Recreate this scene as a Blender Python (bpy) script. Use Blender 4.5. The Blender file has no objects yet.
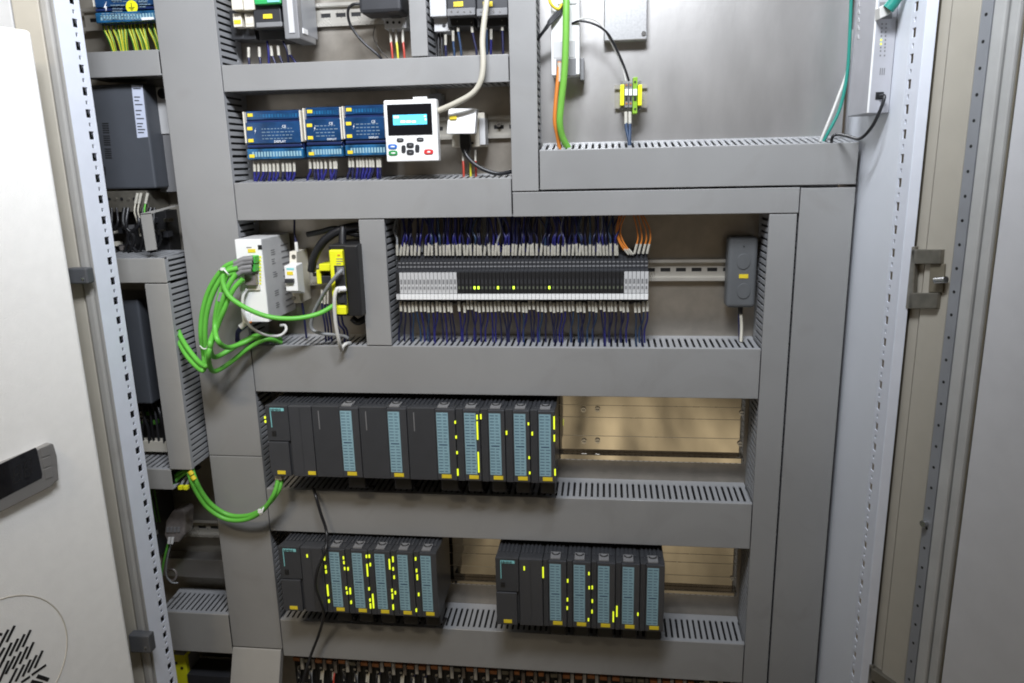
import bpy, bmesh, math, random
import numpy as np
from mathutils import Vector, Matrix
random.seed(7)
SC = bpy.context.scene
COL = SC.collection

# ------------------------------------------------------------------ camera
CAM = np.array([0.0, -1.2499, 0.0])
YAW, PITCH, ROLL, FPX = 0.124535, 0.234728, -0.022815, 752.18
W, H = 1024, 683
_cy, _sy, _cp, _sp = math.cos(YAW), math.sin(YAW), math.cos(PITCH), math.sin(PITCH)
_f = np.array([-_sy*_cp, _cy*_cp, -_sp]); _r = np.array([_cy, _sy, 0.0]); _u = np.cross(_r, _f)
_cr, _sr = math.cos(ROLL), math.sin(ROLL)
_r, _u = _cr*_r + _sr*_u, -_sr*_r + _cr*_u
cd = bpy.data.cameras.new('camera'); co = bpy.data.objects.new('camera', cd); COL.objects.link(co)
M = Matrix(((_r[0], _u[0], -_f[0], CAM[0]), (_r[1], _u[1], -_f[1], CAM[1]), (_r[2], _u[2], -_f[2], CAM[2]), (0, 0, 0, 1)))
co.matrix_world = M
cd.sensor_width = 36; cd.lens = FPX/W*36; cd.clip_start = 0.02; cd.clip_end = 50
SC.camera = co

# ------------------------------------------------------------------ world and lamps
wd = bpy.data.worlds.new('World'); SC.world = wd; wd.use_nodes = True
wb = wd.node_tree.nodes['Background']
wb.inputs[0].default_value = (1.0, 0.84, 0.66, 1); wb.inputs[1].default_value = 0.075

def area(name, loc, aim, sx, sy, power, color):
    l = bpy.data.lights.new(name, 'AREA'); l.shape = 'RECTANGLE'; l.size = sx; l.size_y = sy
    l.energy = power; l.color = color
    o = bpy.data.objects.new(name, l); COL.objects.link(o); o.location = loc
    o.rotation_euler = (Vector(aim) - Vector(loc)).to_track_quat('-Z', 'Y').to_euler()
    return o
lamp = area('cabinet_lamp', (-0.16, -0.88, 0.74), (-0.55, -0.10, 0.14), 0.50, 0.12, 9.2, (0.89, 0.93, 1.0))
lamp.data.spread = math.radians(108)
lamp2 = area('cabinet_lamp', (0.05, -0.70, 0.72), (0.36, -0.20, 0.16), 0.40, 0.10, 2.9, (0.88, 0.93, 1.0))
lamp2.data.spread = math.radians(86)
fill = area('bounce_fill', (-0.85, -1.9, 1.5), (-0.66, -0.05, -0.66), 0.6, 0.2, 0.85, (1.0, 0.86, 0.64))  # added fill for warm bounce at the lower left, not a fixture
fill.data.spread = math.radians(34)
ceil = area('ceiling_lamp', (-0.1, -2.9, 2.2), (-0.1, -2.95, -1.6), 1.2, 0.5, 17.0, (1.0, 0.93, 0.80))
ceil.data.spread = math.radians(56)
SC.view_settings.view_transform = 'Standard'; SC.view_settings.look = 'None'
SC.cycles.filter_width = 1.9
SC.view_settings.exposure = 0.0; SC.view_settings.gamma = 1.0

# ------------------------------------------------------------------ pixel rays
def ray(u, v): return _f + _r*(u - W/2)/FPX + _u*(H/2 - v)/FPX
def PY(u, v, Y):
    d = ray(u, v); return CAM + d*(Y - CAM[1])/d[1]
def PX(u, v, X):
    d = ray(u, v); return CAM + d*(X - CAM[0])/d[0]
def PN(u, v, q, n):
    d = ray(u, v); return CAM + d*(np.dot(q - CAM, n)/np.dot(d, n))
def rect(u0, v0, u1, v1, Y):
    um, vm = (u0+u1)/2, (v0+v1)/2
    return PY(u0, vm, Y)[0], PY(u1, vm, Y)[0], PY(um, v1, Y)[2], PY(um, v0, Y)[2]

# ------------------------------------------------------------------ materials
MATS = {}
def mat(name, col, rough=0.5, metal=0.0, var=0.06, scale=30, bump=0.0, bscale=400, emit=0.0, stretch=None, smudge=0.0, trans=0.0, coat=0.0, ecol=None):
    if name in MATS: return MATS[name]
    m = bpy.data.materials.new(name); m.use_nodes = True; nt = m.node_tree; N = nt.nodes; L = nt.links
    b = N['Principled BSDF']; b.inputs['Roughness'].default_value = rough; b.inputs['Metallic'].default_value = metal
    tc = N.new('ShaderNodeTexCoord'); mp = N.new('ShaderNodeMapping'); L.new(tc.outputs['Object'], mp.inputs[0])
    if stretch: mp.inputs['Scale'].default_value = stretch
    nz = N.new('ShaderNodeTexNoise'); nz.inputs['Scale'].default_value = scale; nz.inputs['Detail'].default_value = 6
    L.new(mp.outputs[0], nz.inputs['Vector'])
    rp = N.new('ShaderNodeValToRGB')
    c = np.array(col)
    rp.color_ramp.elements[0].position = 0.3; rp.color_ramp.elements[1].position = 0.7
    rp.color_ramp.elements[0].color = (*np.clip(c*(1-var), 0, 1), 1); rp.color_ramp.elements[1].color = (*np.clip(c*(1+var), 0, 1), 1)
    L.new(nz.outputs['Fac'], rp.inputs[0]); L.new(rp.outputs[0], b.inputs['Base Color'])
    if smudge > 0:
        n2 = N.new('ShaderNodeTexNoise'); n2.inputs['Scale'].default_value = 9; n2.inputs['Detail'].default_value = 8; n2.inputs['Distortion'].default_value = 1.2
        L.new(tc.outputs['Object'], n2.inputs['Vector'])
        mr = N.new('ShaderNodeMapRange'); mr.inputs[1].default_value = 0.35; mr.inputs[2].default_value = 0.7
        mr.inputs[3].default_value = max(rough - smudge, 0.05); mr.inputs[4].default_value = min(rough + smudge, 1)
        L.new(n2.outputs['Fac'], mr.inputs[0]); L.new(mr.outputs[0], b.inputs['Roughness'])
        mx = N.new('ShaderNodeMix'); mx.data_type = 'RGBA'; mx.blend_type = 'MULTIPLY'
        mr2 = N.new('ShaderNodeMapRange'); mr2.inputs[1].default_value = 0.55; mr2.inputs[2].default_value = 0.85; mr2.inputs[3].default_value = 0; mr2.inputs[4].default_value = 0.6
        L.new(n2.outputs['Fac'], mr2.inputs[0]); L.new(mr2.outputs[0], mx.inputs[0])
        L.new(rp.outputs[0], mx.inputs[6]); mx.inputs[7].default_value = (0.72, 0.70, 0.66, 1)
        L.new(mx.outputs[2], b.inputs['Base Color'])
    if bump > 0:
        n3 = N.new('ShaderNodeTexNoise'); n3.inputs['Scale'].default_value = bscale; n3.inputs['Detail'].default_value = 3
        L.new(mp.outputs[0], n3.inputs['Vector'])
        bp = N.new('ShaderNodeBump'); bp.inputs['Strength'].default_value = bump; bp.inputs['Distance'].default_value = 0.001
        L.new(n3.outputs['Fac'], bp.inputs['Height']); L.new(bp.outputs[0], b.inputs['Normal'])
    if emit > 0:
        b.inputs['Emission Color'].default_value = (*(ecol or col), 1); b.inputs['Emission Strength'].default_value = emit
    if trans > 0: b.inputs['Transmission Weight'].default_value = trans
    if coat > 0: b.inputs['Coat Weight'].default_value = coat
    MATS[name] = m; return m
G_DUCT = mat('duct_grey', (0.262, 0.260, 0.256), 0.42, var=0.075, scale=4, bump=0.10, bscale=900, smudge=0.13)
G_DUCT2 = mat('duct_grey_wall', (0.31, 0.315, 0.325), 0.5, var=0.03)
G_LIGHT = mat('duct_light', (0.335, 0.325, 0.305), 0.45, var=0.03, bump=0.08, bscale=900, smudge=0.08)
ZINC = mat('galvanised_plate', (0.45, 0.41, 0.355), 0.33, 0.80, var=0.10, scale=45, bump=0.10, bscale=260)
ZINC2 = mat('galvanised_cover', (0.46, 0.46, 0.46), 0.38, 0.7, var=0.10, scale=300, bump=0.03, bscale=900)
BAYP = mat('bay_plate_steel', (0.34, 0.315, 0.27), 0.42, 0.35, var=0.12, scale=25)
BRUSH_SHEEN = mat('brushed_sheen_plate', (0.58, 0.565, 0.55), 0.36, 0.88, var=0.10, scale=22, stretch=(1, 1, 0.35), bump=0.10, bscale=160)  # stretched tone streaks put a vertical sheen into the brushed steel colour
RAILM = mat('rail_steel', (0.58, 0.555, 0.50), 0.30, 0.55, var=0.06, smudge=0.08)
ALU = mat('rack_aluminium', (0.66, 0.62, 0.55), 0.05, 1.0, var=0.16, scale=9, stretch=(1.6, 1, 0.7), bump=0.015, bscale=25)  # tone blotches in the colour stand in for dark reflections
POST = mat('frame_white_zinc', (0.76, 0.79, 0.87), 0.40, 0.0, var=0.03, bump=0.05)
WALLW = mat('side_panel_white', (0.76, 0.79, 0.85), 0.38, 0.0, var=0.03, scale=6)
BEIGE = mat('door_beige', (0.42, 0.39, 0.33), 0.5, var=0.03)
RINGC = mat('ring_groove', (0.52, 0.48, 0.41), 0.6)
OLIVE = mat('gasket_olive', (0.16, 0.14, 0.10), 0.7)
DOORG = mat('door_panel_grey', (0.62, 0.62, 0.64), 0.5, var=0.03, bump=0.25, bscale=1300)
STRIP = mat('door_tube_blue_grey', (0.27, 0.28, 0.30), 0.45, 0.1)
TUBEG = mat('door_tube_grey', (0.46, 0.46, 0.45), 0.4, 0.0)
WHITE = mat('powder_white', (0.85, 0.835, 0.80), 0.55, var=0.02, scale=60, bump=0.35, bscale=520)
PLW = mat('plastic_white', (0.80, 0.80, 0.79), 0.4, var=0.02)
PLC = mat('plastic_cream', (0.66, 0.62, 0.53), 0.45, var=0.03)
PLG = mat('plastic_light_grey', (0.50, 0.50, 0.50), 0.45, var=0.04)
PLM = mat('plastic_mid_grey', (0.19, 0.19, 0.195), 0.45, var=0.05)
S7 = mat('module_anthracite', (0.040, 0.042, 0.047), 0.42, var=0.08, bump=0.12, bscale=1200)
S7D = mat('module_door', (0.047, 0.049, 0.055), 0.32, var=0.06, coat=0.15)
DRK = mat('plastic_dark', (0.030, 0.031, 0.035), 0.4, var=0.12)
BLK = mat('plastic_black', (0.012, 0.012, 0.013), 0.45, var=0.1)
DRIVE = mat('drive_slate', (0.066, 0.072, 0.084), 0.45, var=0.04, bump=0.1, bscale=800)
TEAL = mat('label_teal', (0.25, 0.41, 0.47), 0.35, var=0.03)
TEALB = mat('label_bright_teal', (0.24, 0.60, 0.62), 0.4)
YEL = mat('tag_yellow', (0.75, 0.58, 0.03), 0.5, var=0.08)
YELB = mat('module_yellow', (0.80, 0.80, 0.02), 0.4, var=0.04)
LEDY = mat('led_lit', (0.85, 0.95, 0.02), 0.4, emit=0.95, ecol=(0.70, 0.85, 0.03))
LEDG = mat('led_green_lit', (0.55, 0.95, 0.05), 0.4, emit=2.2, ecol=(0.62, 0.95, 0.05))
LEDX = mat('led_off', (0.10, 0.11, 0.08), 0.4)
BLUE = mat('block_blue', (0.010, 0.045, 0.125), 0.2, var=0.35, scale=40, coat=0.4)
BLUEL = mat('block_blue_light', (0.013, 0.090, 0.20), 0.2, var=0.5, scale=60, coat=0.4)
BLUED = mat('block_blue_deep', (0.010, 0.022, 0.085), 0.3, var=0.3)
PRINT = mat('print_pale', (0.16, 0.23, 0.29), 0.5)
PRINTW = mat('print_white', (0.82, 0.84, 0.86), 0.5)
WBLUE = mat('wire_blue', (0.015, 0.015, 0.13), 0.42, var=0.2)
WNAVY = mat('wire_navy', (0.010, 0.011, 0.050), 0.42, var=0.2)
WSTEEL = mat('wire_steel_blue', (0.020, 0.045, 0.10), 0.42, var=0.2)
WGREY = mat('wire_grey', (0.24, 0.25, 0.26), 0.45)
WWHITE = mat('wire_white', (0.62, 0.61, 0.58), 0.45)
WCREAM = mat('wire_cream', (0.50, 0.47, 0.39), 0.45)
WBLK = mat('wire_black', (0.012, 0.012, 0.014), 0.38)
WRED = mat('wire_red', (0.42, 0.05, 0.03), 0.42)
WORG = mat('wire_orange', (0.62, 0.20, 0.03), 0.42)
WYG = mat('wire_yellow', (0.55, 0.52, 0.04), 0.42)
WGRN = mat('wire_green', (0.07, 0.22, 0.03), 0.42)
CABG = mat('cable_green', (0.12, 0.46, 0.055), 0.48, var=0.05)
TEALW = mat('wire_teal', (0.02, 0.25, 0.20), 0.42)
FERR = mat('ferrule_ivory', (0.46, 0.44, 0.38), 0.5, var=0.18, scale=200)
COPPER = mat('terminal_copper', (0.42, 0.17, 0.07), 0.4, 0.3, var=0.3)
CHROME = mat('screw_steel', (0.72, 0.72, 0.72), 0.22, 1.0)
HINGE = mat('hinge_steel', (0.25, 0.235, 0.20), 0.35, 0.7, var=0.15, scale=80)
DKGREY = mat('hinge_plastic', (0.075, 0.078, 0.085), 0.5)
SCREEN = mat('screen_black', (0.008, 0.008, 0.010), 0.08, coat=0.5)
SCREEN2 = mat('digit_off', (0.014, 0.014, 0.015), 0.3)
LCD = mat('lcd_lit', (0.10, 0.55, 0.80), 0.3, emit=0.85, ecol=(0.12, 0.62, 0.90))
LCDW = mat('lcd_bright', (0.7, 0.9, 1.0), 0.3, emit=1.0, ecol=(0.75, 0.92, 1.0))
GREENB = mat('button_green', (0.02, 0.25, 0.06), 0.4)
BLUEB = mat('button_blue', (0.03, 0.14, 0.50), 0.4)
REDB = mat('button_red', (0.60, 0.03, 0.03), 0.4)
CONG = mat('contactor_green', (0.03, 0.36, 0.10), 0.4)
PLGRN = mat('plug_green', (0.06, 0.42, 0.05), 0.42)
SMOKE = mat('connector_smoke', (0.19, 0.17, 0.16), 0.25, var=0.2, scale=90, coat=0.5)
REMOTE = mat('remote_grey', (0.105, 0.110, 0.115), 0.5, bump=0.15, bscale=1500)
ROUTER = mat('router_silver', (0.44, 0.44, 0.47), 0.4, 0.2)
STICK = mat('sticker_pale', (0.52, 0.56, 0.68), 0.5)
SILV = mat('bezel_silver', (0.30, 0.29, 0.28), 0.35, 0.5, var=0.05)

# ------------------------------------------------------------------ mesh builder
class MB:
    def __init__(s): s.v = []; s.f = []; s.m = []; s.sm = []
    def add(s, vs, fs, m=0, smooth=False):
        k = len(s.v); s.v += [tuple(map(float, p)) for p in vs]
        for f in fs: s.f.append(tuple(k+i for i in f)); s.m.append(m); s.sm.append(smooth)
        return s
    def box(s, x0, x1, y0, y1, z0, z1, m=0):
        if x0 > x1: x0, x1 = x1, x0
        if y0 > y1: y0, y1 = y1, y0
        if z0 > z1: z0, z1 = z1, z0
        vs = [(x, y, z) for z in (z0, z1) for y in (y0, y1) for x in (x0, x1)]
        return s.add(vs, [(0, 2, 3, 1), (4, 5, 7, 6), (0, 1, 5, 4), (2, 6, 7, 3), (0, 4, 6, 2), (1, 3, 7, 5)], m)
    def prism(s, poly, off, m=0):
        """poly: list of 3d points, off: extrusion vector"""
        n = len(poly); P = [np.array(p, float) for p in poly]; o = np.array(off, float)
        nrm = np.zeros(3)
        for i in range(n): nrm += np.cross(P[i]-P[0], P[(i+1) % n]-P[0])
        if np.dot(nrm, o) > 0: P = P[::-1]
        vs = P + [p+o for p in P]
        fs = [tuple(range(n)), tuple(range(2*n-1, n-1, -1))] + [((i+1) % n, i, n+i, n+(i+1) % n) for i in range(n)]
        return s.add(vs, fs, m)
    def tube(s, pts, r, n=8, m=0, cap=True, r2=None):
        P = [np.array(p, float) for p in pts]; k = len(P); vs = []; a = None
        for i, p in enumerate(P):
            t = P[min(i+1, k-1)] - P[max(i-1, 0)]; t = t/(np.linalg.norm(t)+1e-12)
            if a is None:
                h = np.array([0, 0, 1.]) if abs(t[2]) < .9 else np.array([1., 0, 0])
                a = np.cross(t, h)
            a = a - t*np.dot(a, t); a /= np.linalg.norm(a)+1e-12; b = np.cross(t, a)
            rr = r if r2 is None else r + (r2-r)*i/(k-1)
            for j in range(n):
                q = 2*math.pi*j/n; vs.append(p + rr*(math.cos(q)*a + math.sin(q)*b))
        fs = [(i*n+j, i*n+(j+1) % n, (i+1)*n+(j+1) % n, (i+1)*n+j) for i in range(k-1) for j in range(n)]
        s.add(vs, fs, m, True)
        if cap: s.add(vs[:n], [tuple(range(n))[::-1]], m); s.add(vs[-n:], [tuple(range(n))], m)
        return s
    def disc(s, c, axis, r, h, n=20, m=0):
        c = np.array(c, float); ax = np.array(axis, float); ax /= np.linalg.norm(ax)
        return s.tube([c, c+ax*h], r, n, m)
def mesh(name, mb, mats, o=(0, 0, 0)):
    me = bpy.data.meshes.new(name)
    o = np.array(o, float)
    me.from_pydata([tuple(np.array(p)-o) for p in mb.v], [], mb.f)
    for x in (mats if isinstance(mats, (list, tuple)) else [mats]): me.materials.append(x)
    me.polygons.foreach_set('material_index', mb.m); me.polygons.foreach_set('use_smooth', mb.sm); me.update()
    return me
WO = {}
def tag(o, label=None, cat=None, group=None, kind=None):
    if label: o['label'] = label
    if cat: o['category'] = cat
    if group: o['group'] = group
    if kind: o['kind'] = kind
    return o
def thing(name, label, cat, loc, group=None):
    o = bpy.data.objects.new(name, None); COL.objects.link(o); o.location = [float(x) for x in loc]
    o.empty_display_size = 0.01
    WO[o] = np.array(loc, float); return tag(o, label, cat, group)
def part(name, mb, m, parent, bevel=0.0, label=None, seg=2):
    o0 = WO[parent]; ob = bpy.data.objects.new(name, mesh(name, mb, m, o0)); COL.objects.link(ob)
    ob.parent = parent; WO[ob] = o0
    if bevel: bev(ob, bevel, seg)
    if label: ob['label'] = label
    return ob
def bev(ob, w, seg=2):
    b = ob.modifiers.new('bevel', 'BEVEL'); b.width = w; b.segments = seg; b.limit_method = 'ANGLE'; b.angle_limit = math.radians(40)
def solo(name, mb, m, label, cat, group=None, bevel=0.0, kind=None):
    a = np.array(mb.v); o0 = np.array([(a[:, 0].min()+a[:, 0].max())/2, a[:, 1].max(), a[:, 2].min()])
    ob = bpy.data.objects.new(name, mesh(name, mb, m, o0)); COL.objects.link(ob); ob.location = o0; WO[ob] = o0
    if bevel: bev(ob, bevel)
    return tag(ob, label, cat, group, kind)
def struct(name, mb, m, bevel=0.0):
    return solo(name, mb, m, None, None, None, bevel, 'structure')
def spline(pts, n=7):
    P = [np.array(p, float) for p in pts]
    if len(P) == 2: return P
    P = [2*P[0]-P[1]] + P + [2*P[-1]-P[-2]]; out = []
    for i in range(1, len(P)-2):
        p0, p1, p2, p3 = P[i-1:i+3]
        for k in range(n):
            t = k/n; out.append(.5*((2*p1)+(-p0+p2)*t+(2*p0-5*p1+4*p2-p3)*t*t+(-p0+3*p1-3*p2+p3)*t**3))
    return out + [P[-2]]
def wpts(px): return [PY(u, v, Y) for u, v, Y in px]
def cable(name, label, cat, px, r, m, group=None, n=8, seg=7):
    return solo(name, MB().tube(spline(wpts(px), seg), r, n), m, label, cat, group)
def textmesh(s, size):
    cu = bpy.data.curves.new('lettering', 'FONT'); cu.body = s; cu.size = size; cu.extrude = 0.0002; cu.resolution_u = 2
    cu.align_x = 'LEFT'
    ob = bpy.data.objects.new('lettering', cu); COL.objects.link(ob)
    dg = bpy.context.evaluated_depsgraph_get(); me = bpy.data.meshes.new_from_object(ob.evaluated_get(dg))
    bpy.data.objects.remove(ob); me.name = 'lettering'; return me
def lettering(s, size, loc, m, parent, bold=False, mtx=None):
    me = textmesh(s, size); me.materials.clear(); me.materials.append(m)
    ob = bpy.data.objects.new('lettering', me); COL.objects.link(ob); ob.parent = parent; WO[ob] = WO[parent]
    R = mtx if mtx is not None else Matrix.Rotation(math.radians(90), 4, 'X')
    ob.matrix_local = Matrix.Translation(Vector([float(x) for x in (np.array(loc)-WO[parent])])) @ R
    return ob

# ------------------------------------------------------------------ main geometry from the photograph (metres; plate at y = 0)
YD = -0.0803
V1l, V1r, V2l, V2r, V2bl, V2br, V3l, V3r, V4l, V4r = -0.689, -0.5906, -0.1409, -0.0999, -0.3882, -0.346, 0.2439, 0.2837, 0.2867, 0.3635
At, Ab, Bt, Bb, B2t, B2b, Ct, Cb, Dt, Db, Et, Eb = 0.1548, 0.1154, -0.0237, -0.0831, -0.0452, -0.0834, -0.2913, -0.3728, -0.5522, -0.6333, -0.8134, -0.8893
B3t = 0.0168
WX = 0.371           # inner face of the right side panel
PF = -0.2585         # front edge of the frame posts
ZT, ZB = 0.42, -1.25

# --- mounting plate and setting
plate = thing('mounting_plate', 'galvanised steel mounting plate behind the ducts', 'plate', (-0.16, 0.004, ZB))
part('plate_sheet', MB().box(-0.69, 0.3605, 0.0, 0.004, ZB, B2t-0.02), ZINC, plate)
part('plate_sheet', MB().box(-0.69, V2r-0.02, 0.0, 0.004, B2t-0.02, ZT), ZINC, plate)
part('plate_sheet', MB().box(V2r-0.02, 0.3605, -0.002, 0.004, B2t-0.02, ZT), BRUSH_SHEEN, plate, label='brushed bright upper right part of the plate, sheen streaks in its colour')
bay = thing('side_bay_plate', 'dull steel plate at the back of the left bay', 'plate', (-1.0, 0.012, ZB))
part('plate_sheet', MB().box(-1.35, -0.692, 0.008, 0.012, ZB, ZT), BAYP, bay)

# floor in front of the cabinet (mirrored in the rack rails; dark streaks added to band that reflection)
FLOOR = mat('floor_beige', (0.42, 0.37, 0.28), 0.6, var=0.92, scale=4.2, stretch=(1, 0.12, 1))
struct('floor', MB().box(-4, 4, -6.0, 0.6, -1.66, -1.62), FLOOR)

# --- wiring ducts
def comb(mb, a0, a1, fixed0, fixed1, vert, y_front, y_back, pitch=0.0100, w=0.0062, bow=0.0):
    """slotted side wall running along x (vert False) or z; fixed0..fixed1 is its thickness; bow lifts its rear edge"""
    def bx(a, b, y0, y1):
        if vert: mb.box(fixed0, fixed1, y0, y1, a, b); return
        k = len(mb.v); mb.box(a, b, y0, y1, fixed0, fixed1)
        for q in range(k, len(mb.v)):
            x, y, z = mb.v[q]; mb.v[q] = (x, y, z + bow*(y-y_front)/(y_back-y_front))
    bx(a0, a1, y_back-0.016, y_back)                       # solid foot
    n = max(int((a1-a0)/pitch), 1); p = (a1-a0)/n
    for i in range(n):
        c = a0+(i+.5)*p + random.uniform(-.0003, .0003); bx(c-w/2, c+w/2, y_front+0.010, y_back-0.016)
    bx(a0, a1, y_front+0.002, y_front+0.010)
def duct(label, x0, x1, z0, z1, yf=YD, yb=-0.0005, vert=False, sides=(1, 1), seams=(), group='grey slotted wiring ducts', m=None, pitch=0.0100, a_rng=None, bow=0.003):
    t = thing('wiring_duct', label, 'wiring duct', ((x0+x1)/2, yb, z0), group)
    g = 0.0006
    cuts = [z0 if vert else x0] + list(seams) + [z1 if vert else x1]
    for a, b in zip(cuts[:-1], cuts[1:]):
        mb = MB()
        if vert: mb.box(x0, x1, yf, yf+0.0022, a+g, b-g)
        else: mb.box(a+g, b-g, yf, yf+0.0022, z0, z1)
        part('cover', mb, m or G_DUCT, t, 0.0012, seg=3)
    body = MB().box(x0+.002, x1-.002, yb-0.002, yb, z0+.002, z1-.002)
    part('base', body, G_DUCT2, t)
    part('shade_filling', MB().box(x0+.005, x1-.005, yf+.016, yb-.004, z0+.005, z1-.005), BLK, t)  # black block for packed wires, put in to deepen the shade behind the slots
    th = 0.0018
    A0, A1 = a_rng if a_rng else ((z0, z1) if vert else (x0, x1))
    if sides[0]:
        mb = MB(); comb(mb, A0, A1, *((x0+.001, x0+.001+th) if vert else (z0+.001, z0+.001+th)), vert, yf, yb, pitch); part('slotted_wall', mb, G_DUCT2, t)
    if sides[1]:
        mb = MB(); comb(mb, A0, A1, *((x1-.001-th, x1-.001) if vert else (z1-.001-th, z1-.001)), vert, yf, yb, pitch, bow=bow); part('slotted_wall', mb, G_DUCT2, t)
    return t
g = 0.0008
duct('wide grey vertical duct between the left bay and the main plate', V1l, V1r-g, -0.8755, ZT, vert=True, seams=(-0.4920,))
lc = thing('duct_cover', 'pale loose duct cover leaning out below the wide vertical duct', 'duct cover', (V1l, YD, ZB))
part('cover_sheet', MB().prism([(V1l+.0005, YD-.002, -0.8765), (V1r-.003, YD-.002, -0.8765), (V1r-.003, YD-.09, -1.10), (V1l+.0005, YD-.09, -1.10)], (0, .0025, .0006)), G_LIGHT, lc, 0.001)
part('cover_lip', MB().prism([(V1r-.0055, YD+.0006, -0.8765), (V1r-.0055, YD-.0874, -1.10), (V1r-.0055, YD-.0674, -1.10), (V1r-.0055, YD+.012, -0.8765)], (.0022, 0, 0)), G_LIGHT, lc)
duct('slim grey duct above the blue terminal blocks', V1r, V2l-g, Ab, At)
duct('grey duct below the blue terminal blocks and keypad', V1r, V2l-g, Bb, Bt, bow=0.007)
duct('short grey duct running above the orange wires to the wide right duct', V2l, V4l-g, B2b, B2t-g)
duct('wide grey duct under the bare upper right plate', V2r+0.0015, V4r, B2t+0.002, B3t-.001, yf=YD-0.001, bow=0.013)
duct('narrow vertical duct left of the bare upper right plate', V2l, V2r, B2t, ZT, vert=True)
duct('short vertical duct stub at the top between two device openings', -0.2885, -0.2630, At+g, ZT, vert=True)
duct('narrow vertical duct between yellow module and terminal strip', V2bl, V2br, Ct+g, Bb-g, vert=True)
duct('wide grey duct under the long terminal strip', V1r, V3l-g, Cb, Ct)
duct('wide grey duct under the upper controller row', V1r, V3l-g, Db, Dt)
duct('wide grey duct under the two lower controller racks', V1r, V3l-g, Eb, Et)
duct('slim vertical duct beside the grey remote and lower openings', V3l, V3r, ZB, B2b-g, vert=True)
duct('widest plain vertical duct next to the white side panel', V4l, V4r, ZB, B2t-0.0015, vert=True, sides=(1, 0))
# left bay ducts
LVY = -0.13
duct('short grey duct under the yellow-green earth wires', -0.83, V1l-.0015, 0.1436, 0.1820)
a = PY(144, 283, LVY); b = PY(167.7, 290, LVY)
LX0, LX1 = -0.7345, -0.6945
lz1 = PY(150, 283, LVY)[2]; lz0 = PY(180, 470, LVY)[2]
duct('vertical slotted duct in the left bay with green cables leaving it', LX0, LX1, lz0, lz1-.001, yf=LVY, yb=-0.03, vert=True, m=G_LIGHT)
hz1 = PY(140, 258.5, LVY)[2]
hd = duct('short pale duct above the vertical slotted duct in the left bay', -0.83, LX1, lz1, hz1, yf=LVY, yb=-0.03, m=G_LIGHT, pitch=0.0125, a_rng=(-0.83, LX1-0.012))
mb = MB(); xe = LX1-.002
for k in range(5): mb.box(xe-.0012, xe+.0006, LVY+.012, -.045, lz1+.002+k*.0085, lz1+.0065+k*.0085)
mb.box(xe-.0012, xe+.0006, LVY+.003, LVY+.012, lz1+.002, hz1-.002); mb.box(xe-.0012, xe+.0006, -.045, -.031, lz1+.002, hz1-.002)
part('slotted_end', mb, G_DUCT2, hd)
x0, x1, z0, z1 = rect(120, 469, 172, 489, LVY)
duct('small pale duct left of the green cable loop', x0, x1, z0, z1, yf=LVY, yb=-0.035, m=G_LIGHT)
zt = PY(200, 613.5, YD)[2]; zb = PY(200, 652, YD)[2]
duct('lowest grey duct in the left bay', -0.83, V1l-.0015, zb, zt, yf=YD, m=G_LIGHT, pitch=0.0095)

# ------------------------------------------------------------------ frame posts and doors
def perforated(mb, X, y0, y1, yc, z_first, pitch, zlo, zhi, hw=0.0055, hh=0.0056, sw=0.0026, sh=0.0026, th=0.0016):
    """sheet in the plane x = X with rectangular holes and small holes between them"""
    ys = [y0, yc-hw, yc-sw, yc+sw, yc+hw, y1]
    z = z_first
    while z > zlo: z -= pitch
    def q(a, b, c, d): mb.box(X-th/2, X+th/2, a, b, c, d)
    q(y0, ys[1], zlo-pitch, zhi+pitch); q(ys[4], y1, zlo-pitch, zhi+pitch)
    while z < zhi:
        q(ys[1], ys[4], z+hh, z+pitch/2-sh)
        q(ys[1], ys[2], z+pitch/2-sh, z+pitch/2+sh); q(ys[3], ys[4], z+pitch/2-sh, z+pitch/2+sh)
        q(ys[1], ys[4], z+pitch/2+sh, z+pitch-hh)
        z += pitch
# the cabinet: posts, side panel, doors and hinges are its parts
cab = thing('control_cabinet', 'pale steel control cabinet framing the wiring, both doors open', 'cabinet', (-0.17, 0.01, ZB))
hy = -0.2275
mb = MB(); perforated(mb, WX, PF, hy+0.012, hy, PX(911.9, 8.8, WX)[2], 0.0296, ZB, 0.3); post = part('frame_post', mb, POST, cab)
part('front_lip', MB().box(WX-.0008, WX+0.012, PF-0.0015, PF-0.0001, ZB, ZT), POST, post, 0.0006)
part('inner_box', MB().box(WX+0.010, WX+0.012, PF, hy+0.012, ZB, ZT), BLK, post)
part('side_panel', MB().box(WX-.0008, WX+.0008, hy+0.0125, 0.02, ZB, ZT), WALLW, cab)
LPX = -0.7195
lf = PX(53, 0, LPX)[1]; lr = PX(78.3, 0, LPX)[1]; lh = PX(73.5, 14, LPX)[1]
mb = MB(); perforated(mb, LPX, lf, lr, lh, PX(74.3, 23, LPX)[2], 0.0296, ZB, 0.3); lpost = part('frame_post', mb, POST, cab)
part('front_lip', MB().box(LPX-0.026, LPX+.0008, lf-0.0015, lf-.0001, ZB, ZT), G_LIGHT, lpost, 0.0006)
part('inner_box', MB().box(LPX-0.0105, LPX-0.009, lf, lr, ZB, ZT), BLK, lpost)
part('rear_lip', MB().box(LPX-0.02, LPX-.0008, lr-.001, lr-.0001, ZB, ZT), POST, lpost)

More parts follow.
